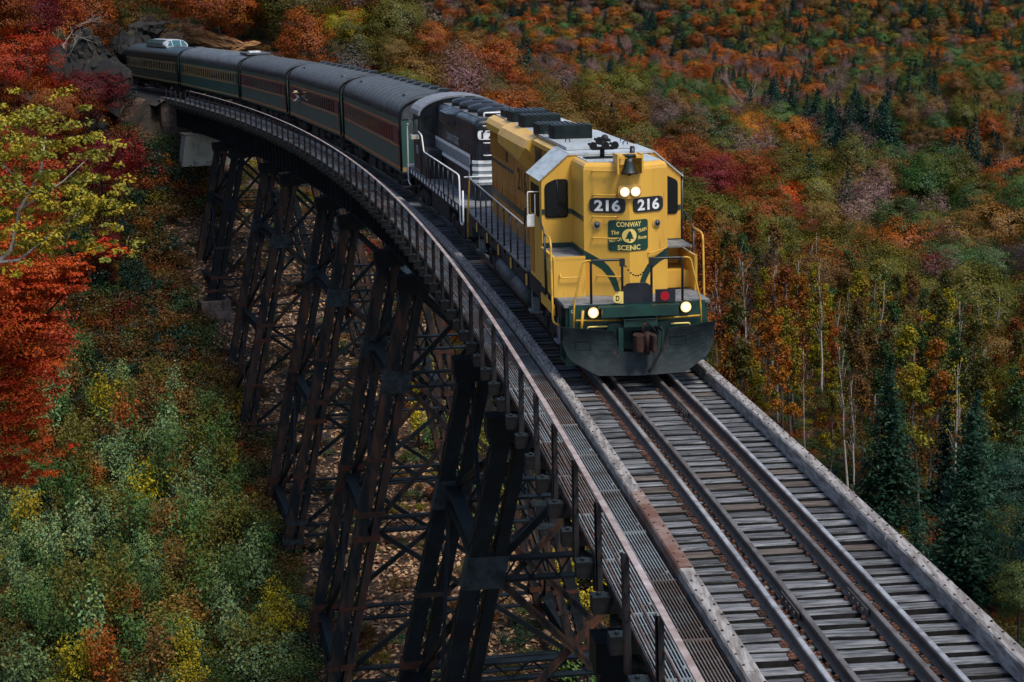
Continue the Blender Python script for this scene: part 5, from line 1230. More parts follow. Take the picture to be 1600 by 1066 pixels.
def make_shrub(name, seed, H=2.6, R=1.2, stems=12, per=60, size=.13, bark='bark', open_=.5):
    rng = np.random.default_rng(seed); Lv = Leaves(); mb = MB()
    for i in range(stems):
        a = rng.random() * 6.283; rr = R * rng.random() ** .6; h = H * (.55 + .45 * rng.random()) * (1 - .25 * rr / R)
        b = Vector((math.cos(a) * rr * .25, math.sin(a) * rr * .25, -.2)); tp = Vector((math.cos(a) * rr, math.sin(a) * rr, h)); m_ = b.lerp(tp, .5) + Vector((rng.normal() * .1, rng.normal() * .1, .1)); mb.tube([b, m_, tp], [.022, .015, .006], 4, caps=False)
        k = int(per * (.6 + .8 * rng.random())); u = .35 + .65 * rng.random(k) ** .7; base_ = np.array([(1 - x) ** 2 * np.array(b) + 2 * x * (1 - x) * np.array(m_) + x * x * np.array(tp) for x in u])
        off = unit(rng, k) * (rng.random(k) ** .7 * .46)[:, None] * np.array([1, 1, .8]); g = rng.random()
        Lv.put(base_ + off, np.array([0, 0, .8]) + off * 1.5 + .5 * rng.normal(size=(k, 3)), size * (.6 + .8 * rng.random(k)), g * .45 + .55 * rng.random(k))
    return pack(name, Lv.mesh('crown', M['leaf'], rng), mb, M[bark])

# ------------------------------------------------------------------ placing
CAMP = Vector((0, 0, CAMH))
def view(x, y, z):
    """how a world point sits relative to the photographer: bearing and depression as tangents"""
    return x / y, (CAMH - z) / y
TINT = {
 'rust': ((.150, .038, .018), (.21, .075, .022)), 'orange': ((.19, .066, .020), (.23, .10, .025)), 'red': ((.20, .022, .014), (.27, .055, .018)), 'deepred': ((.085, .012, .014), (.15, .02, .018)),
 'brown': ((.085, .045, .020), (.13, .078, .025)), 'olive': ((.052, .055, .015), (.09, .078, .020)), 'green': ((.024, .058, .020), (.062, .085, .026)), 'yellow': ((.20, .15, .022), (.13, .125, .024)),
 'bluegreen': ((.050, .115, .066), (.155, .168, .062)), 'mauve': ((.092, .056, .050), (.13, .090, .078)), 'grey': ((.10, .085, .078), (.075, .055, .05)), 'conifer': ((.006, .022, .017), (.014, .040, .026)), 'darkgreen': ((.010, .036, .024), (.022, .055, .028)), 'firered': ((.34, .052, .012), (.40, .12, .018)),
}
def vivid(c, gain=1.22, sat=1.2):
    m = sum(c) / 3; return tuple(max(.003, (m + (v - m) * sat) * gain) for v in c)
for _k in list(TINT):
    if _k not in ('conifer', 'darkgreen', 'firered'): TINT[_k] = tuple(vivid(c) for c in TINT[_k])
COLWORD = {'rust': 'rust-red', 'orange': 'orange', 'red': 'bright red', 'deepred': 'deep crimson', 'brown': 'brown', 'olive': 'olive', 'green': 'green', 'yellow': 'yellow-green', 'bluegreen': 'blue-green', 'mauve': 'thin mauve-grey', 'grey': 'bare grey', 'conifer': 'dark', 'darkgreen': 'dark green', 'firered': 'flaming orange-red'}
def jit(c, r, k=.18): return tuple(max(.003, v * (1 + r.uniform(-k, k))) for v in c)
def settint(o, tint, r, k=.18):
    g = r.uniform(-k, k); A, B = TINT[tint] if isinstance(tint, str) else tint
    o['tint_a'] = [v * (1 + g) * r.uniform(.92, 1.08) for v in A]; o['tint_b'] = [v * (1 + g) * r.uniform(.92, 1.08) for v in B]
def dim(t, k): A, B = TINT[t]; return (tuple(v * k for v in A), tuple(v * k for v in B))
def plant(proto, x, y, tint, scale=1.0, rot=None, label=None, cat='tree', group=None, name=None, z=None, zs=1.0, seed=0, lean=(0, 0), k=.18):
    r = random.Random(seed * 13 + int(x * 97) + int(y * 31))
    t = thing(name or proto['name'], label, cat, (x, y, gz(x, y) if z is None else z), r.uniform(0, 6.28) if rot is None else rot, group)
    t.rotation_euler = (lean[0], lean[1], t.rotation_euler[2]); t.scale = (scale, scale, scale * zs)
    if proto['trunk']: link_mesh('trunk' if cat == 'tree' else 'stems', proto['trunk'], t)
    c = link_mesh('crown' if cat == 'tree' else 'foliage', proto['crown'], t); settint(c, tint, r, k); return t

def scatter(name, protos, P, pid, ta, tb, scale, label, zs=None, seed=1):
    """one object: prototype plants and a cloud of points in one mesh, set out by geometry nodes"""
    V, F, LV, LW, PID = [], [], [], [], []; nv = 0
    for k, Lv in enumerate(protos):
        v, q, lv, lw = Lv.arrays(np.random.default_rng(seed + k)); V.append(v); F.append(q + nv); LV.append(lv); LW.append(lw); PID.append(np.full(len(v), k)); nv += len(v)
    v = np.concatenate(V + [P]); f = np.concatenate(F); me = bpy.data.meshes.new(name); n = len(v)
    me.vertices.add(n); me.vertices.foreach_set('co', v.astype(np.float32).ravel()); me.loops.add(len(f) * 4); me.loops.foreach_set('vertex_index', f.astype(np.int32).ravel())
    me.polygons.add(len(f)); me.polygons.foreach_set('loop_start', np.arange(len(f), dtype=np.int32) * 4); me.materials.append(M['leaf']); me.update(calc_edges=True)
    def att(nm, ty, dom, val, key='value'): me.attributes.new(nm, ty, dom).data.foreach_set(key, np.ascontiguousarray(val).ravel())
    att('lv', 'FLOAT', 'FACE', np.concatenate(LV).astype(np.float32)); att('lw', 'FLOAT', 'FACE', np.concatenate(LW).astype(np.float32))
    rng = np.random.default_rng(seed); z3 = np.zeros((nv, 3))
    att('pid', 'INT', 'POINT', np.concatenate(PID + [pid]).astype(np.int32)); att('is_point', 'FLOAT', 'POINT', np.concatenate([np.zeros(nv), np.ones(len(P))]).astype(np.float32))
    att('tint_a', 'FLOAT_VECTOR', 'POINT', np.concatenate([z3, ta]).astype(np.float32), 'vector'); att('tint_b', 'FLOAT_VECTOR', 'POINT', np.concatenate([z3, tb]).astype(np.float32), 'vector')
    sc3 = np.stack([scale, scale, scale * (1 if zs is None else zs)], -1); att('sc', 'FLOAT_VECTOR', 'POINT', np.concatenate([z3, sc3]).astype(np.float32), 'vector')
    rot = np.stack([rng.normal(size=len(P)) * .05, rng.normal(size=len(P)) * .05, rng.random(len(P)) * 6.283], -1); att('rt', 'FLOAT_VECTOR', 'POINT', np.concatenate([z3, rot]).astype(np.float32), 'vector')
    o = link_mesh(name, me); tag(o, label, kind='stuff')
    ng = bpy.data.node_groups.new(name + '_nodes', 'GeometryNodeTree'); ng.interface.new_socket('Geometry', in_out='INPUT', socket_type='NodeSocketGeometry'); ng.interface.new_socket('Geometry', in_out='OUTPUT', socket_type='NodeSocketGeometry')
    N, L = ng.nodes, ng.links; gi, go = N.new('NodeGroupInput'), N.new('NodeGroupOutput')
    def named(nm, ty): a = N.new('GeometryNodeInputNamedAttribute'); a.data_type = ty; a.inputs['Name'].default_value = nm; return a.outputs['Attribute']
    def cmp_(a, val): c = N.new('FunctionNodeCompare'); c.data_type = 'FLOAT'; c.operation = 'EQUAL'; c.inputs['Epsilon'].default_value = .1; L.new(a, c.inputs['A']); c.inputs['B'].default_value = val; return c.outputs[0]
    sp = N.new('GeometryNodeSeparateGeometry'); sp.domain = 'POINT'; L.new(gi.outputs[0], sp.inputs[0]); L.new(cmp_(named('is_point', 'FLOAT'), 1.0), sp.inputs['Selection'])
    join = None; insts = []
    for k in range(len(protos)):
        s2 = N.new('GeometryNodeSeparateGeometry'); s2.domain = 'POINT'; L.new(sp.outputs['Inverted'], s2.inputs[0])
        c = N.new('FunctionNodeCompare'); c.data_type = 'INT'; c.operation = 'EQUAL'; L.new(named('pid', 'INT'), c.inputs[2]); c.inputs[3].default_value = k; L.new(c.outputs[0], s2.inputs['Selection'])
        g = N.new('GeometryNodeGeometryToInstance'); L.new(s2.outputs[0], g.inputs[0])
        ip = N.new('GeometryNodeInstanceOnPoints'); mp = N.new('GeometryNodeMeshToPoints'); s3 = N.new('GeometryNodeSeparateGeometry'); s3.domain = 'POINT'
        L.new(sp.outputs['Selection'], s3.inputs[0]); c3 = N.new('FunctionNodeCompare'); c3.data_type = 'INT'; c3.operation = 'EQUAL'; L.new(named('pid', 'INT'), c3.inputs[2]); c3.inputs[3].default_value = k; L.new(c3.outputs[0], s3.inputs['Selection'])
        L.new(s3.outputs[0], mp.inputs[0]); L.new(mp.outputs[0], ip.inputs['Points']); L.new(s2.outputs[0], ip.inputs['Instance']); L.new(named('sc', 'FLOAT_VECTOR'), ip.inputs['Scale'])
        er = N.new('FunctionNodeEulerToRotation'); L.new(named('rt', 'FLOAT_VECTOR'), er.inputs[0]); L.new(er.outputs[0], ip.inputs['Rotation']); insts.append(ip)
    jn = N.new('GeometryNodeJoinGeometry')
    for ip in insts: L.new(ip.outputs[0], jn.inputs[0])
    L.new(jn.outputs[0], go.inputs[0])
    o.modifiers.new('set out', 'NODES').node_group = ng; return o
# ================================================================== plants: prototypes
T_ROUND = [make_round('maple_tree', 11, H=11, R=3.5, nc=170, per=85, size=.105), make_round('maple_tree', 12, H=12, R=3.9, nc=190, per=85, size=.11, flat=.5, frac=.55), make_round('maple_tree', 13, H=10, R=3.1, nc=150, per=85, size=.10, flat=.55),
           make_round('oak_tree', 14, H=10.5, R=4.1, nc=190, per=85, size=.11, flat=.45, frac=.5, top=.55)]
T_SPARSE = [make_round('thinning_tree', 15, H=11, R=3.0, nc=110, per=26, size=.10, flat=.7, bark='bark_pale', lim=22), make_round('thinning_tree', 16, H=12, R=3.2, nc=110, per=24, size=.10, flat=.7, bark='bark_pale', lim=24)]
T_SLENDER = [make_slender('aspen_tree', 21, H=9, R=.95, start=.36, per=62, size=.105), make_slender('aspen_tree', 22, H=10, R=.95, start=.42, nc=34, per=60, size=.105), make_slender('aspen_tree', 23, H=8, R=1.15, start=.25, nc=44, per=60, size=.105), make_slender('birch_sapling', 24, H=10.5, R=.7, start=.5, nc=22, per=20, size=.09, bark='bark_white')]
T_CON = [make_conifer('spruce_tree', 31, H=10, R=2.0, nb=13, per=16, size=.17, nw=30), make_conifer('spruce_tree', 32, H=12, R=2.1, nw=34, nb=13, per=16, size=.17), make_conifer('hemlock_tree', 33, H=8.5, R=2.6, droop=.4, nb=20, per=24, size=.13, nw=34)]
T_BARE = [make_bare('bare_birch', 41, H=10, r0=.085), make_bare('bare_birch', 42, H=11, r0=.09, spread=.45), make_bare('bare_tree', 43, H=10, r0=.09, bark='bark_pale', depth=4, kids=4), make_bare('bare_tree', 44, H=9, r0=.08, bark='bark_pale', depth=4, kids=4, spread=.7)]
T_SHRUB = [make_shrub('leafy_shrub', 51, R=1.2, stems=17, per=70, size=.09), make_shrub('leafy_shrub', 52, H=3.9, R=.9, stems=14, per=75, size=.088), make_shrub('leafy_shrub', 53, H=2.4, R=1.5, stems=18, per=64, size=.085), make_shrub('leafy_shrub', 54, H=3.6, R=.8, stems=10, per=70, size=.095)]
T_LOW = [make_shrub('low_shrub', 55, H=1.5, R=1.1, stems=14, per=40, size=.13), make_shrub('low_shrub', 56, H=1.2, R=1.0, stems=12, per=36, size=.14)]
T_BRUSH = [make_bare('bare_brush', 57, H=4, r0=.03, bark='bark_pale', depth=3, kids=5, spread=.8, leaves=60), make_bare('bare_brush', 58, H=4.5, r0=.03, bark='bark_pale', depth=3, kids=5, spread=.7, leaves=90)]

# ------------------------------------------------------------------ individual trees one can point to
def big_crown(seed, centre, R, nc, per, size, flat=.4, clr=.26, hollow=.2, up=.7):
    rng = np.random.default_rng(seed); Lv = Leaves(); cl = []
    for i in range(nc):
        d = unit(rng, 1)[0]; rr = hollow + (1 - hollow) * rng.random() ** .5; lump = 1 + .2 * math.sin(4 * d[0] + seed) + .15 * math.sin(5 * d[2] + 2 * seed)
        c = np.array(centre) + d * np.array(R) * rr * lump; cl.append(c); clump(Lv, rng, c, max(R) * clr * (.5 + .8 * rng.random()), flat, int(per * (.5 + rng.random())), size, rng.random(), up=up)
    return Lv, np.array(cl), rng
def hero(name, label, base, tint, crowns, trunk_paths, bark, cat='tree', group=None):
    """a tree modelled in place: crown parts and trunk as children"""
    bx, by = base; bz = gz(bx, by); t = thing(name, label, cat, (bx, by, bz), 0, group)
    mb = MB()
    for path, r0, r1 in trunk_paths: mb.tube([Vector(p) - t.location for p in path], [r0 + (r1 - r0) * i / (len(path) - 1) for i in range(len(path))], 7)
    link_mesh('trunk', mb.mesh('trunk', M[bark]), t); r = random.Random(hash(name) % 99 if False else len(label))
    Lv = Leaves(); rng = np.random.default_rng(len(label))
    for seed, c, R, nc, per, size, kw in crowns:
        l2, cl, _ = big_crown(seed, Vector(c) - t.location, R, nc, per, size, **kw)
        for a in ('c', 'n', 'sz', 'lv', 'el'): getattr(Lv, a).extend(getattr(l2, a))
    c = link_mesh('crown', Lv.mesh('crown', M['leaf'], rng), t); settint(c, tint, r, .03); return t
hero('birch_tree', 'yellow-green birch with white leaning trunk in front of the red maples at the left edge', (-18.6, 50.5), ((.40, .27, .020), (.17, .18, .028)),
     [(61, (-13.4, 52, 3.2), (2.1, 1.8, 2.2), 150, 40, .075, dict(flat=.42, clr=.16)), (62, (-12.2, 52, 1.7), (1.3, 1.2, 1.3), 60, 50, .072, dict(flat=.42, clr=.22)), (63, (-14.4, 51.6, 1.2), (1.6, 1.3, 1.0), 60, 46, .07, dict(flat=.4, clr=.22)), (64, (-14.6, 52, 4.0), (1.2, 1.2, 1.3), 40, 50, .072, dict(flat=.4, clr=.25))],
     [([(-18.6, 50.5, gz(-18.6, 50.5) - .5), (-18.3, 50.8, -9), (-17.2, 51.2, -2.0), (-15.6, 51.7, -.2), (-14.5, 52, .75), (-14.2, 52, 1.9), (-13.5, 52, 3.0), (-13.3, 52, 4.0)], .15, .02),
      ([(-17.2, 51.2, -.6), (-15.3, 51.5, .40), (-14.2, 51.6, .50), (-13.4, 51.7, 1.1), (-12.3, 51.8, 1.9)], .07, .012), ([(-14.2, 52, 1.9), (-12.9, 52.1, 2.7), (-12.1, 52.2, 3.4)], .035, .01), ([(-14.0, 52, 2.6), (-14.9, 52, 3.6), (-15.2, 52, 4.6)], .03, .01)], 'bark_white')
hero('maple_tree', 'flaming orange-red maple filling the left edge below the yellow birch', (-20.5, 58.5), ((.37, .028, .008), (.44, .080, .010)),
     [(71, (-16.7, 58, -2.6), (2.3, 2.3, 4.2), 330, 120, .066, dict(flat=.3, clr=.17)), (72, (-14.9, 58, -.9), (1.2, 1.3, .7), 70, 90, .066, dict(flat=.28, clr=.26)), (73, (-16.5, 57.5, -6.5), (1.6, 1.4, 1.6), 70, 90, .066, dict(flat=.3, clr=.26)), (74, (-13.6, 58.5, -.1), (.9, .8, .28), 22, 70, .066, dict(flat=.26, clr=.35))],
     [([(-20.5, 58.5, gz(-20.5, 58.5) - .5), (-19.6, 58.3, -9), (-17.6, 58.2, -4), (-16.6, 58, 1)], .2, .03), ([(-16.9, 58.2, -4.5), (-15.2, 58, -2.2), (-13.6, 58.3, -.5)], .07, .012)], 'bark')
hero('maple_tree', 'scarlet maple behind the yellow birch at the left edge', (-21.5, 64), ((.25, .022, .010), (.31, .06, .014)),
     [(75, (-18.2, 64, 1.0), (2.2, 2.2, 2.8), 190, 100, .07, dict(flat=.3, clr=.2)), (76, (-17.6, 64, -4.2), (1.9, 2.0, 2.4), 120, 100, .07, dict(flat=.3, clr=.22))],
     [([(-21.5, 64, gz(-21.5, 64) - .5), (-20.2, 64, -8), (-18.6, 64, -2), (-18, 64, 3)], .2, .03)], 'bark')
for i, (x, y, H, R, tint, lab) in enumerate((
    (-38.5, 143, 1.0, 1.0, 'red', 'bright red maple on the slope above the yellow birch'), (-43.0, 150, 1.05, 1.1, 'rust', 'rust-red maple at the upper left corner of the slope'), (-36.0, 133, .8, .85, 'deepred', 'dark crimson maple low on the left slope'),
    (-46.5, 163, 1.05, 1.0, 'orange', 'orange maple high on the left slope near the picture corner'), (-41.0, 158, .85, .9, 'deepred', 'crimson maple beside the grey ledge left of the dome car'), (-51.5, 172, 1.1, 1.1, 'rust', 'tall rust-brown maple in the upper left corner'), (-33.0, 120, .8, .9, 'red', 'red maple half hidden behind the yellow birch'), (-45.5, 176, .9, .9, 'deepred', 'dark red tree on the ledge above the dome car'), (-30.5, 112, .75, .8, 'firered', 'small orange-red maple at the foot of the left slope'), (-30.8, 136, .72, .8, 'deepred', 'wine-red tree on the slope between birch and abutment'), (-33.6, 146.5, .7, .8, 'deepred', 'crimson tree directly below the grey ledge'), (-28.8, 127.5, .55, .7, 'deepred', 'small dark red tree above the fallen trunks'), (-35.5, 141, .8, .8, 'rust', 'rusty tree between the crimson maples on the slope'))):
    plant(T_ROUND[i % 3], x, y, dim(tint, .62), H, label=lab, seed=i)
for i, (x, y, sc, tint, lab) in enumerate(((-31.8, 149.5, 1.25, 'deepred', 'crimson bush on the edge of the cutting below the dome car'), (-30.2, 146.0, 1.1, 'deepred', 'dark red bush on the slope beside the far abutment'), (-32.8, 144.5, 1.0, 'red', 'small red bush on the slope left of the concrete pier'), (-34.5, 152.5, 1.2, 'deepred', 'deep red bush below the grey ledge'), (-28.6, 149.3, .8, 'orange', 'tawny orange bush next to the end of the walkway'), (-31.0, 139, 1.0, 'brown', 'brown bush on the slope left of the farthest tower'))):
    plant(T_SHRUB[i % 4], x, y, tint, sc, label=lab, cat='shrub', seed=40 + i)
for i, (x, y, proto, sc, lab) in enumerate(((-40.5, 166, 0, .75, 'forked bare white birch on the ledge behind the dome car'), (-29.8, 191, 1, .95, 'leaning bare white birch behind the green coach with gold stripes'), (-28.2, 192.5, 0, .85, 'second bare white birch beside the leaning one behind the train'), (-20.0, 181, 1, .62, 'short bare white birch stem behind the third coach'), (-38, 140, 2, .9, 'bare grey tree on the left slope above the crimson bush'), (-36.2, 160.5, 3, .7, 'small bare tree on top of the ledge left of the dome car'))):
    plant(T_BARE[proto], x, y, 'rust', sc, label=lab, seed=60 + i, lean=((.0, .12) if i == 1 else (0, 0)))
for i, (x, y, p, sc, tint, lab) in enumerate(((-17.0, 188, 0, .72, 'yellow', 'yellow-green tree right behind the coaches near the leaning birch'), (-12.5, 192, 3, .68, ((.15, .075, .016), (.12, .09, .02)), 'golden brown tree behind the second coach'), (-5.6, 196, 3, .86, ((.115, .048, .018), (.13, .075, .022)), 'large rusty brown oak standing behind the black engine'), (-.5, 190, 0, .80, ((.12, .045, .018), (.14, .075, .022)), 'rusty brown oak to the right of the large one behind the black engine'),
    (-9.0, 205, 1, .8, 'rust', 'rust-red tree between the oaks and the golden brown tree'), (-22.5, 205, 2, .9, 'brown', 'brown tree on the slope behind the third coach'), (-27.0, 214, 1, .9, 'deepred', 'wine-red tree behind the bare white birches'), (-33, 212, 0, .9, 'rust', 'rust-red tree on the crest above the tan rock'), (-40, 205, 2, .9, 'brown', 'brown tree on the crest above the dome car'), (-38.5, 211, 0, .8, 'darkgreen', 'dark green tree on the crest at the top of the picture'))):
    plant(T_ROUND[p], x, y, tint, sc, label=lab, seed=80 + i)
for i, (x, y, p, sc, zs, tint, lab) in enumerate(((20.8, 97, 2, 1.15, 1.05, 'darkgreen', 'dark green hemlock with a pointed top beside the right guard timber'), (21.4, 82, 2, 1.25, .9, ((.009, .034, .020), (.020, .052, .026)), 'broad blackish evergreen at the lower right edge'), (23.4, 88.5, 2, 1.15, 1.0, 'darkgreen', 'dark evergreen behind the broad one at the right edge'), (36.5, 139, 2, 1.0, .9, ((.010, .042, .028), (.022, .06, .03)), 'rounded dark evergreen among bare aspens at the right edge'),
    (17.8, 77, 2, .70, 1.0, 'darkgreen', 'small dark evergreen at the bottom right corner'), (25.5, 103, 0, .8, 1.0, 'conifer', 'narrow dark spruce behind the pointed hemlock'))):
    plant(T_CON[p], x, y, tint, sc, label=lab, seed=100 + i, zs=zs)

for i, (x, y, p, sc, t_, lab) in enumerate(((20.5, 186, T_ROUND[0], 1.0, 'deepred', 'dark red maple just right of the yellow engine cab'), (24.0, 198, T_ROUND[1], 1.1, 'red', 'tallest rust-red maple of the red stand right of the engine'), (28.0, 190, T_ROUND[2], 1.05, 'deepred', 'crimson maple at the right side of the red stand'), (19.0, 200, T_ROUND[1], 1.0, 'rust', 'rust-red maple at the back of the red stand beside the engine'), (24.5, 178, T_ROUND[0], .95, 'red', 'rust-red maple at the front of the red stand beside the engine'), (33.0, 196, T_ROUND[0], 1.05, ((.13, .10, .016), (.16, .085, .018)), 'amber and olive maple right of the red stand'), (37.5, 188, T_ROUND[3], .9, ((.20, .075, .018), (.15, .085, .02)), 'orange-brown maple right of the amber one'), (43, 184, T_ROUND[2], .95, 'deepred', 'dark wine-red maple in the middle distance at the right'), (48, 196, T_ROUND[1], 1.0, 'green', 'green maple at the right behind the wine-red one'), (54, 205, T_ROUND[0], 1.1, ((.04, .07, .025), (.07, .09, .03)), 'broad soft-green tree near the right edge of the valley'),
     (112, 440, T_BARE[0], 1.7, 'mauve', 'tall bare white tree standing against the dark spruces'), (119, 446, T_BARE[1], 1.4, 'mauve', 'second bare white tree right of the tall one by the spruces'), (72, 430, T_BARE[2], 1.6, 'mauve', 'bare grey tree in front of the spruce clump'), (80, 620, T_BARE[1], 1.9, 'mauve', 'bare white tree high up left of the spruce clump'), (45, 214, T_BARE[3], 1.1, 'mauve', 'bare pale tree between the maples at the right'))):
    plant(p, x, y, dim({'red': 'rust'}.get(t_, t_), .68) if t_ in ('red', 'deepred', 'rust') else t_, sc, label=lab, seed=160 + i)
for i, (x, y, sc, t_, lab) in enumerate(((25.8, 90, .62, 'darkgreen', 'bushy dark green tree behind the broad evergreen at the right edge'), (23.6, 77.5, .55, 'darkgreen', 'low dark green tree in the bottom right corner'), (21.3, 73.0, .45, ((.03, .06, .02), (.10, .095, .02)), 'yellowish green bush at the very bottom right'), (27.5, 97, .6, ((.02, .05, .025), (.05, .075, .03)), 'mid-green round tree between the dark evergreens at the right'), (24.6, 84.0, .42, ((.13, .11, .015), (.05, .07, .02)), 'yellow-flecked bush between the dark evergreens at the right edge'))):
    plant(T_ROUND[i % 3], x, y, t_, sc, label=lab, seed=130 + i)
# ------------------------------------------------------------------ forest: stands of one kind, each given by centre, half-widths and mix
STANDS = [(77, 1300, 90, 227, 'rust:4,mauve:3,orange:1.5,conifer:.3'), (206, 1200, 80, 140, 'rust:4,mauve:3.5,orange:1.2,conifer:.7'), (299, 1160, 70, 234, 'olive:3,green:4,rust:1'), (205, 740, 27, 123, 'green:3,olive:2,brown:1'), (66, 920, 22, 200, 'green:3,olive:2,mauve:1'),
 (36, 900, 21, 129, 'mauve:3,rust:2,conifer:.5'), (98, 500, 18, 122, 'conifer:8,mauve:1'), (135, 740, 27, 129, 'conifer:2,mauve:3,olive:2'), (158, 680, 27, 50, 'conifer:4,olive:2,brown:1'), (97, 690, 24, 164, 'green:4,olive:3'), (27, 225, 10, 48, 'deepred:4,rust:2,red:2'), (74, 480, 14, 88, 'green:3,brown:1'),
 (51, 285, 12, 100, 'olive:4,brown:2,orange:1'), (103, 465, 15, 30, 'brown:5,olive:1'), (127, 460, 14, 36, 'brown:4,rust:1'), (117, 470, 10, 30, 'conifer:4,grey:3'), (69, 275, 10, 90, 'grey:3,brown:2,orange:1'), (77, 262, 10, 90, 'green:4,olive:2,darkgreen:1'), (26, 335, 11, 200, 'brown:3,olive:3,mauve:2'), (12, 355, 9, 200, 'olive:3,brown:2'),
 (33, 195, 13, 51, 'olive:2,brown:3,green:2,rust:1'), (52, 225, 13, 40, 'brown:3,deepred:2,olive:2'), (-15, 1280, 42, 361, 'brown:5,rust:4'), (31, 1502, 160, 95, 'green:3,olive:3,brown:2,orange:1.2,conifer:1.5'), (272, 1523, 217, 95, 'darkgreen:2,conifer:2,olive:3,brown:3,orange:1.5,rust:1'),
 (-30, 230, 25, 60, 'brown:3,rust:3,deepred:1.5,olive:2,grey:.6'), (-60, 210, 22, 60, 'darkgreen:2,rust:3,brown:2,orange:1'), (-60, 160, 20, 40, 'red:3,rust:3,orange:2'), (10, 250, 12, 60, 'brown:3,olive:3,rust:1'), (0, 320, 25, 90, 'olive:2,brown:3,mauve:1,conifer:.4'), (-10, 500, 40, 160, 'brown:3,olive:2,rust:2')]
def mixof(x, y, r):
    best, w = {}, 0
    for cx, cy, rx, ry, mix in STANDS:
        d = ((x - cx) / rx) ** 2 + ((y - cy) / ry) ** 2
        if d < 4:
            k = math.exp(-d * 1.6)
            for it in mix.split(','):
                a, b = it.split(':'); best[a] = best.get(a, 0) + float(b) * k
    n = .5 + .5 * math.sin(x * .021 + 1.3) * math.sin(y * .013 + .4) + .3 * math.sin(x * .06 + y * .041)
    for a, b in (('rust', .5 * max(0, n)), ('olive', .5 * max(0, 1 - n)), ('brown', .35), ('mauve', .3), ('green', .3 * max(0, .7 - n)), ('orange', .05), ('conifer', .2)): best[a] = best.get(a, 0) + b * .12
    if r.random() < .22: return r.choice(['rust', 'green', 'olive', 'mauve', 'rust', 'brown', 'conifer', 'green', 'mauve'])
    ks = list(best); return r.choices(ks, [best[k] for k in ks])[0]
cand = []
r = random.Random(77)
y = 66.0
while y < 1760:
    sp = 4.2 + np.interp(y, [100, 160, 200, 340, 1800], [.6, 2.0, 3.2, 6.0, 7.6]); x = -.345 * y
    while x < .345 * y:
        xx, yy = x + r.uniform(-.45, .45) * sp, y + r.uniform(-.45, .45) * sp; cand.append((xx, yy)); x += sp
    y += sp
cand = np.array(cand); cs, co = near_track(cand[:, 0], cand[:, 1]); cz = ground(cand[:, 0], cand[:, 1])
heroes = np.array([(o.location.x, o.location.y) for o in COL.objects if o.parent is None and o.get('category') in ('tree',)])
solo, mass = [], []
for (x, y), s, o, z in zip(cand, cs, co, cz):
    d = math.hypot(x, y)
    if z > 62: continue
    if y < 205 and o < 6.5 and s < 180: continue            # left of the line and under it: shrubs only
    if s < 150 and 0 < o < 9.5 and y < 200: continue
    if s < 175 and abs(o) < 8: continue
    if len(heroes) and y < 260 and ((heroes - (x, y)) ** 2).sum(1).min() < 7: continue
    b, dep = view(x, y, z + 9)
    if abs(b) > .335: continue
    aspen = y < 175 and o > 9 and x > 9
    if y < 135 and x > 9: continue
    kind = mixof(x, y, r)
    if y < 175 and o > 0 and not aspen and r.random() < .5: continue
    (solo if d < 330 else mass).append((x, y, z, d, kind, aspen))
# second, closer sowing of slender trees beyond the right side of the bridge
y = 101.0
while y < 176:
    x = 6
    while x < .335 * y:
        xx, yy = x + r.uniform(-.5, .5) * 2.2, y + r.uniform(-.5, .5) * 3.4; S_, O_ = near_track([xx], [yy])
        if 10 < O_[0] and view(xx, yy, gz(xx, yy) + 8)[0] > .075 and r.random() < .8: solo.append((xx, yy, gz(xx, yy), math.hypot(xx, yy), 'aspen', True))
        x += 2.2
    y += 3.4
extra = random.Random(55)
for L_ in (solo, mass):
    for (x, y, z, d, kind, aspen) in list(L_):
        if kind == 'conifer' and d > 170:
            for _ in range(2): xx, yy = x + extra.uniform(-5, 5), y + extra.uniform(-5, 5); L_.append((xx, yy, gz(xx, yy), math.hypot(xx, yy), kind, False))
solo.sort(key=lambda a: a[3])
def in_frame(x, y, z, h): 
    b, dn = view(x, y, z + h); return abs(b) < .30 and -.02 < dn < .40
room = 300 - len(heroes); n_solo = 0; FARNAMES = {}
GROUPLAB = {}
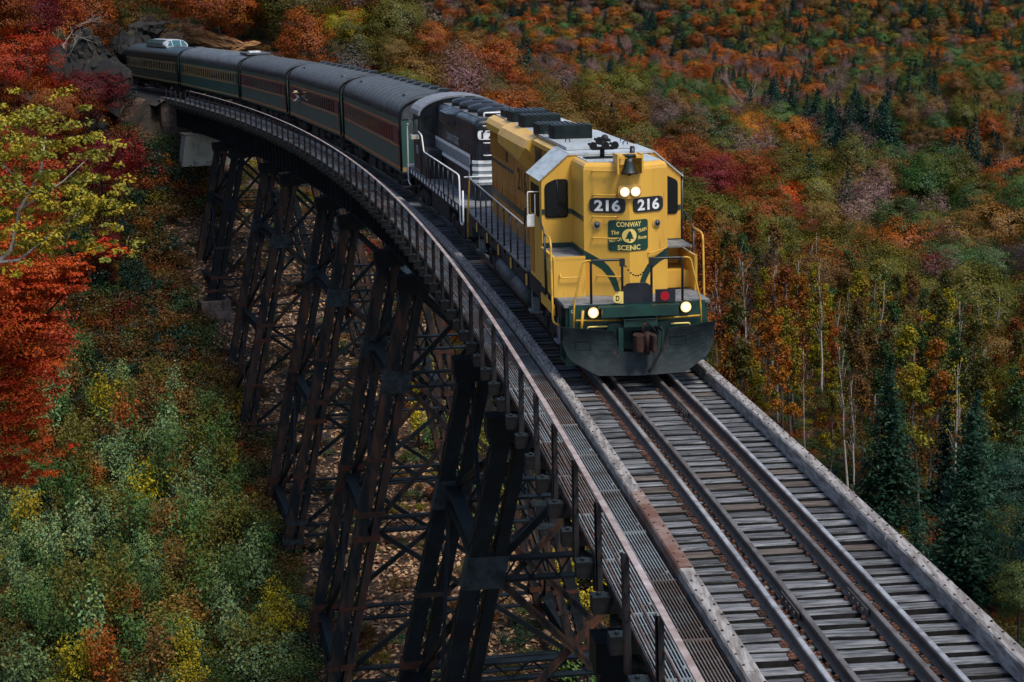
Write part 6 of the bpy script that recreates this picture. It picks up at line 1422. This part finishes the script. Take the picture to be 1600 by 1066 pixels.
for i, (x, y, z, d, kind, aspen) in enumerate(solo):
    q = random.Random(i * 17 + 5)
    if n_solo >= room or not in_frame(x, y, z, 7): mass.append((x, y, z, d, kind, False)); continue
    n_solo += 1
    if aspen and (kind == 'aspen' or q.random() < .75):
        b = view(x, y, z)[0]
        tint = q.choices(['orange', 'rust', 'yellow', 'green', 'brown', 'olive'], [4, 2.5, 2, .5, 1, 1] if b < .165 else [1.2, .8, 2.0, 2.2, 2, 2.4])[0]
        p = T_SLENDER[q.choices(range(4), [3, 3, 3, 2])[0]] if tint in ('green', 'orange', 'rust') else T_SLENDER[q.choices(range(4), [2, 3, 2, 1.5])[0]]
        if q.random() < .07: p = T_BARE[q.randrange(4)]; sc = q.uniform(.6, .9)
        else: sc = q.uniform(.75, 1.15)
        nm = p['name'].replace('_', ' ')
        where = 'right of the yellow engine' if b < .165 else 'in the thicket beyond the right guard timber'
        lab = f'slender {COLWORD[tint]} {nm} {where}' if 'bare' not in nm else f'leafless pale {nm} {where}'
        plant(p, x, y, dim(tint, .72), sc, label=lab, group=lab.replace(' tree ', ' trees ').replace(' shrub ', ' shrubs ').replace(' sapling ', ' saplings ').replace(' birch ', ' birches '), seed=i, k=.35)
        continue
    if kind == 'aspen': kind = 'olive'
    if kind in ('conifer', 'darkgreen') and x < 6 and y < 330: kind = 'brown'
    if kind in ('conifer', 'darkgreen') and q.random() < .9: p, sc, tint = T_CON[q.randrange(3)], q.uniform(.75, 1.15), 'conifer'
    elif kind == 'grey': p, sc, tint = T_BARE[q.randrange(4)], q.uniform(.8, 1.1), 'mauve'
    elif kind == 'mauve': p, sc, tint = T_SPARSE[q.randrange(2)], q.uniform(.75, 1.0), 'mauve'
    else: p, sc, tint = T_ROUND[q.randrange(4)], q.uniform(.68, 1.05), kind
    if y < 200 and x > 0 and tint in ('red', 'deepred', 'rust'): sc *= .95
    where = ('on the slope behind the train' if x < 4 and y < 300 else ('near the yellow engine' if x < .12 * y else 'in the middle of the valley at the right'))
    lab = f'{COLWORD[tint]} {p["name"].replace("_", " ")} {where}'
    plant(p, x, y, tint, sc * np.interp(d, [160, 330], [1.0, 1.6]), label=lab, group=lab.replace(' tree ', ' trees ').replace(' shrub ', ' shrubs ').replace(' sapling ', ' saplings ').replace(' birch ', ' birches '), seed=i, zs=q.uniform(.85, 1.1), k=.38)
# everything farther is one mass
P, pid, ta, tb, sc, zs = [], [], [], [], [], []
rr = random.Random(9)
for x, y, z, d, kind, aspen in mass:
    if kind == 'aspen': kind = 'olive'
    if kind in ('conifer', 'darkgreen') and x < 6 and y < 330: kind = 'rust'
    if kind in ('conifer',) or (kind == 'darkgreen' and rr.random() < .5): k, s_ = 4 + (rr.random() < .5), rr.uniform(.85, 1.3)
    elif kind == 'grey': k, s_ = 3, rr.uniform(.7, 1.0)
    elif kind == 'mauve': k, s_ = 3, rr.uniform(.75, 1.05)
    else: k, s_ = rr.randrange(3), rr.uniform(.62, 1.02)
    A, B = TINT[kind]; g = rr.uniform(.62, 1.3); P.append((x, y, z - .3)); pid.append(k); ta.append(jit([v * g for v in A], rr, .12)); tb.append(jit([v * g for v in B], rr, .12)); sc.append(s_ * float(np.interp(d, [160, 330, 1300], [1.0, 1.5, 1.75]))); zs.append(rr.uniform(.75, 1.05))
fp = [crown_round(201, R=3.7, H=7.5, base=2.6, nc=190, per=55, size=.135, flat=.62, hollow=.72)[0], crown_round(202, R=4.1, H=6.5, base=3.4, nc=200, per=55, size=.135, flat=.55, hollow=.72)[0], crown_round(203, R=3.2, H=8, base=2.5, nc=180, per=55, size=.13, flat=.75, hollow=.72)[0], crown_round(204, R=3.2, H=8.5, base=1.6, nc=260, per=16, size=.085, flat=1.2, hollow=.1, el=5)[0]]
def far_conifer(seed, H, R):
    rng = np.random.default_rng(seed); Lv = Leaves()
    for i in range(22):
        t = .05 + .95 * i / 21; rad = R * (1 - t) ** .9 + .1
        k = int(30 + 110 * (1 - t)); a = rng.random(k) * 6.283; u = .3 + .7 * rng.random(k); p = np.stack([np.cos(a) * rad * u, np.sin(a) * rad * u, t * H - .35 * rad * u + rng.normal(size=k) * .12], -1)
        Lv.put(p, np.array([0, 0, .8]) + .5 * rng.normal(size=(k, 3)) + np.stack([np.cos(a), np.sin(a), a * 0], -1) * .5, .26 * (1.2 - .6 * t) * (.7 + .6 * rng.random(k)), .2 + .6 * rng.random(k), 1.9)
    return Lv
fp += [far_conifer(205, 10.5, 3.0), far_conifer(206, 9.0, 2.7)]
scatter('distant_forest', fp, np.array(P), np.array(pid), np.array(ta), np.array(tb), np.array(sc), 'autumn forest covering the valley floor and the far hillside', np.array(zs), 5)

# ------------------------------------------------------------------ shrubs of the ravine
r = random.Random(21); sh = []
y = 71.0
while y < 124:
    x = -.31 * y
    while x < 0:
        xx, yy = x + r.uniform(-.8, .8), y + r.uniform(-.8, .8); x += 1.75
        S_, O_ = near_track([xx], [yy]); z = gz(xx, yy); H = r.uniform(1.7, 2.9); b, dn = view(xx, yy, z + H)
        px, py = 800 + b * 2812, dn * 2812
        lim = np.interp(b, [-.285, -.25, -.21, -.178, -.16, -.142, -.125, -.107, -.09], [.183, .185, .193, .205, .232, .262, .30, .345, .45])
        if dn < lim or O_[0] > -6.6 or abs(b) > .30: continue
        sh.append((xx, yy, z, H, b, dn))
    y += 2.1
sh.sort(key=lambda a: a[1])
for i, (x, y, z, H, b, dn) in enumerate(sh[:240]):
    q = random.Random(i + 900); n = math.sin(x * .9 + .5 * y) + math.sin(y * .55 - x * .4 + 1)
    tint = q.choices(['bluegreen', 'green', 'yellow', 'olive', 'rust', 'brown'], [4.2 if n > -.4 else 2.4, 2.8, .8 if n < .5 else .4, 2.4, .25, .5 + (1.2 if y > 98 else 0)])[0]
    p = T_SHRUB[q.randrange(4)]; w = ('at the foot of the trestle legs' if b > -.165 else 'under the red maple at the left edge' if b < -.235 and dn < .26 else 'along the bottom edge of the picture' if dn > .335 else 'in the upper part of the thicket below the slope' if dn < .235 else 'by the left edge of the thicket' if b < -.235 else 'in the middle of the thicket left of the trestle')
    lab = f'{"tall" if H > 2.35 else "low"} {COLWORD[tint]} shrub {w}'
    plant(p, x, y, dim(tint, 1.25), H / 2.6, label=lab, cat='shrub', group=lab.replace(' tree ', ' trees ').replace(' shrub ', ' shrubs ').replace(' sapling ', ' saplings ').replace(' birch ', ' birches '), seed=i + 300, zs=q.uniform(1.0, 1.5))
# yellow-green bushes behind the nearest towers, seen between their legs
r = random.Random(64)
for i in range(46):
    s_, o_ = r.uniform(22, 84), r.uniform(4.5, 12.5); p = pt(s_, o_, 0)
    t_ = r.choices(['yellow', 'green', 'olive'], [3, 2, 1])[0]
    w = 'behind the near trestle towers' if s_ < 50 else 'behind the middle trestle towers'
    plant(T_SHRUB[i % 4], p.x, p.y, dim(t_, 1.7), r.uniform(.7, 1.15), label=f'{COLWORD[t_]} bush {w} seen between the legs', cat='shrub', group=f'{COLWORD[t_]} bushes {w}', seed=700 + i)
for i, (x, y) in enumerate(((-6.5, 128), (-4.0, 131), (-8.5, 134), (-5.5, 137), (-2.2, 127), (-10, 138), (-7, 141), (-3, 136))):
    plant(T_BRUSH[i % 2], x, y, 'orange', .9 + .08 * (i % 3), label='tangled leafless brush on the slope behind the middle towers', cat='shrub', group='leafless brush behind the middle towers', seed=740 + i)

# ------------------------------------------------------------------ low undergrowth and fallen leaves
r = random.Random(31); P, pid, ta, tb, sc = [], [], [], [], []
y = 64.0
while y < 215:
    st = 1.0 if y < 150 else 1.4; x = -.33 * y
    while x < .33 * y:
        xx, yy = x + r.uniform(-.6, .6), y + r.uniform(-.6, .6); x += st; P.append((xx, yy))
    y += st
P = np.array(P); S_, O_ = near_track(P[:, 0], P[:, 1]); z = ground(P[:, 0], P[:, 1]); keep = []
for i in range(len(P)):
    n = math.sin(P[i, 0] * .31 + 1) + math.sin(P[i, 1] * .23 + P[i, 0] * .11); under = -5.6 < O_[i] < 8.5 and S_[i] < 112
    if S_[i] > 123 and abs(O_[i]) < 5: continue
    if under and r.random() < .76: continue
    left = O_[i] < 0
    if not under and r.random() < (.05 if left else .16): continue
    t = r.choices(['brown', 'darkgreen', 'green', 'olive', 'rust', 'deepred', 'yellow', 'bluegreen'], ([4, 3.2, 1.6, 1.4, 1.0, .7 if P[i, 1] > 135 else .1, .3, .2] if P[i, 1] > 95 else [1, .8, 1.5, 1.5, .3, 0, 1, 2]) if left else [2.5, 1.5, 1.5, 2, 1.5, .3, 1, .2])[0]
    A, B = TINT[t]; g = r.uniform(.6, 1.1) * (.55 if left and P[i, 1] > 98 else .75); keep.append(i); pid.append(r.randrange(2)); ta.append(jit([v * g for v in A], r)); tb.append(jit([v * g for v in B], r)); sc.append(r.uniform(.5, 1.15) * (.7 if under else 1.7 if left and P[i, 1] > 100 else 1.25 if left else .9))
def low(seed, H, R, stems, per, size):
    rng = np.random.default_rng(seed); Lv = Leaves()
    for i in range(stems):
        a = rng.random() * 6.283; rr = R * rng.random() ** .6; h = H * (.45 + .55 * rng.random()); clump(Lv, rng, (math.cos(a) * rr, math.sin(a) * rr, h * .6), .35, 1.0, per, size, rng.random(), up=.6)
    return Lv
scatter('undergrowth', [low(301, 1.3, 1.0, 20, 60, .06), low(302, 1.0, 1.1, 18, 60, .06)], np.column_stack([P[keep], z[keep] - .05]), np.array(pid), np.array(ta), np.array(tb), np.array(sc), 'low brown and green undergrowth on the slopes', None, 8)
rng = np.random.default_rng(17); k = 36000; S0 = rng.uniform(-12, 116, k); O0 = rng.normal(size=k) * 9 + 1
xs = np.interp(S0, _S, _TX) + np.cos(np.interp(S0, _S, _TA)) * O0; ys_ = np.interp(S0, _S, _TY) + np.sin(np.interp(S0, _S, _TA)) * O0; Lv = Leaves()
Lv.put(np.stack([xs, ys_, ground(xs, ys_) + rng.uniform(.03, .12, k)], -1), np.array([0, 0, 1.0]) + .45 * rng.normal(size=(k, 3)), rng.uniform(.12, .24, k), rng.random(k), 1.6)
o = link_mesh('leaf_litter', Lv.mesh('leaf_litter', M['leaf'], rng)); tag(o, 'fallen tan and orange leaves on the ground under the trestle', kind='stuff'); o['tint_a'] = (.50, .33, .19); o['tint_b'] = (.27, .12, .055)

# ------------------------------------------------------------------ rocks and logs
def rock_mesh(seed, cuts=22, sub=4, sq=(1, 1, 1)):
    rng = np.random.default_rng(seed); bm = bmesh.new(); bmesh.ops.create_icosphere(bm, subdivisions=sub, radius=1.0)
    N_ = unit(rng, cuts); D = rng.uniform(.50, .86, cuts)
    for v in bm.verts:
        p = np.array(v.co); 
        for n, d in zip(N_, D):
            e = p @ n - d
            if e > 0: p = p - n * e * .94
        p = p + .05 * np.array([math.sin(9 * p[1] + seed), math.sin(8 * p[2] + seed), math.sin(10 * p[0])]) + .035 * rng.normal(size=3); v.co = p * np.array(sq)
    me = bpy.data.meshes.new('boulder'); bm.to_mesh(me); bm.free(); me.materials.append(M['rock']); return me
ROCKS = [rock_mesh(i) for i in range(5)]; ROCKT = [rock_mesh(9, sq=(1, .8, .6)), rock_mesh(10, sq=(1, .7, .55))]
for m_ in ROCKT: m_.materials.clear(); m_.materials.append(M['rock_tan'])
def rock(name, x, y, s, me, label, group=None, dz=0.0, rot=None):
    q = random.Random(int(x * 31 + y * 17)); o = link_mesh(name, me, None, (x, y, gz(x, y) + dz), rot or (q.uniform(-.4, .4), q.uniform(-.4, .4), q.uniform(0, 6.28)), s); return tag(o, label, 'rock', group)
for x, y, z, s, lab in ((-34.9, 156, .3, (2.7, 3.4, 4.9), 'tall dark ledge hiding the tail of the dome car'), (-38.9, 157.5, .2, (3.2, 3.2, 5.2), 'highest dark ledge at the left of the cutting'), (-35.3, 150.5, -2.2, (2.2, 2.4, 2.6), 'lower dark outcrop in front of the ledge'), (-39.5, 152, -1.2, (3.2, 2.8, 3.4), 'ledge rock half behind the red maples'), (-40.0, 163.5, .4, (2.8, 4.0, 4.2), 'dark ledge along the left side of the cutting')):
    o = rock('rock_ledge', x, y, s, ROCKS[int(abs(x * 3)) % 5], lab, rot=(.12, .1, x)); o.location.z = z
for x, y, z, s, lab in ((-38.9, 190.5, 3.0, (3.4, 2.4, 3.6), 'dark rock knob on the bank right behind the dome'), (-34.8, 189.5, 2.0, (3.2, 2.0, 2.9), 'dark rock face between the dome and the tan rock'), (-43.0, 188.0, 2.6, (3.2, 2.2, 3.4), 'dark rock above the rear of the dome car'), (-37.0, 193.5, 4.6, (3.6, 2.2, 2.2), 'blue-grey rock shelf high on the bank above the dome')):
    o = rock('bank_rock', x, y, s, ROCKS[int(abs(x * 2)) % 5], lab, rot=(.1, .15, x)); o.location.z = z
for x, y, s, lab, tan in ((-30.2, 188.0, (3.6, 2.0, 2.0), 'tan-orange bare rock face above the long green coach', 1), (-27.2, 186.2, (2.6, 1.6, 1.5), 'low tan rock slab right behind the coaches', 1), (-36.0, 188, (3.0, 2.4, 1.6), 'brown rock shoulder above the dome car', 1), (-38.0, 187.5, (2.6, 2.2, 2.1), 'blue-grey boulder on the bank above the dome car', 0), (-35.2, 184.0, (3.4, 1.8, 2.2), 'dark rock bank right behind the dome', 0), (-39.0, 184.5, (3.2, 1.8, 2.0), 'dark rock at the back of the cutting left of the dome', 0), (-26.8, 181.0, (1.8, 1.2, .9), 'dark boulder beside the tan slab', 0)):
    rock('bank_rock', x, y, s, (ROCKT if tan else ROCKS)[int(abs(x)) % 2], lab, dz=s[2] * .1 + .9)
q = random.Random(4); nrock = 0
while nrock < 60:
    s_, o_ = q.uniform(8, 118), q.choice((q.uniform(-9, -4), q.uniform(-3, 4), q.uniform(4, 12))); p = pt(s_, o_, 0); k = q.uniform(.3, .95)
    rock('boulder', p.x, p.y, (k, k * q.uniform(.6, 1), k * q.uniform(.45, .8)), ROCKS[q.randrange(5)], 'grey boulder lying among the fallen leaves under the trestle', 'boulders under the trestle'); nrock += 1
# dry-laid rubble wall glimpsed between the middle towers
rw = thing('rubble_wall', 'dry-laid pale rubble wall seen between the legs of the middle towers', 'stone wall', (-7.5, 118, gz(-7.5, 118)), .35)
for j in range(5):
    for i in range(11):
        w = q.uniform(.24, .42); link_mesh('stone', ROCKS[q.randrange(5)], rw, (-2.8 + i * .56 + (.28 if j % 2 else 0), q.uniform(-.1, .1) + j * .08, .2 + j * .38), (q.uniform(-.3, .3), q.uniform(-.3, .3), q.uniform(0, 6)), (w, .34, .24)).color = (1, 1, 1, 1)
for i, (x0, y0, x1, y1, r0, lab) in enumerate(((-31.5, 130, -27.0, 138, .16, 'long grey fallen trunk slanting across the left slope'), (-31.0, 124, -25.5, 127, .12, 'thin grey fallen log on the left slope below the long one'), (-29.5, 133.5, -26.5, 134.5, .11, 'short fallen log near the foot of the farthest tower'), (-26.5, 119, -22, 124, .10, 'bleached pole lying below the farthest tower'))):
    mb = MB(); n = 7; P_ = [Vector((x0 + (x1 - x0) * t / n, y0 + (y1 - y0) * t / n, 0)) for t in range(n + 1)]
    z0, z1 = gz(x0, y0) + .45, gz(x1, y1) + .45
    for t, p in enumerate(P_): p.z = max(z0 + (z1 - z0) * t / n, gz(p.x, p.y) + .3) + .05 * math.sin(t * 2)
    mb.tube(P_, [r0 * (1 - .55 * t / n) for t in range(n + 1)], 7); mb.tube([P_[4], P_[4] + Vector((.2, .3, .9))], [r0 * .4, .02], 5); tag(mb.build('fallen_log', M['log']), lab, 'log')
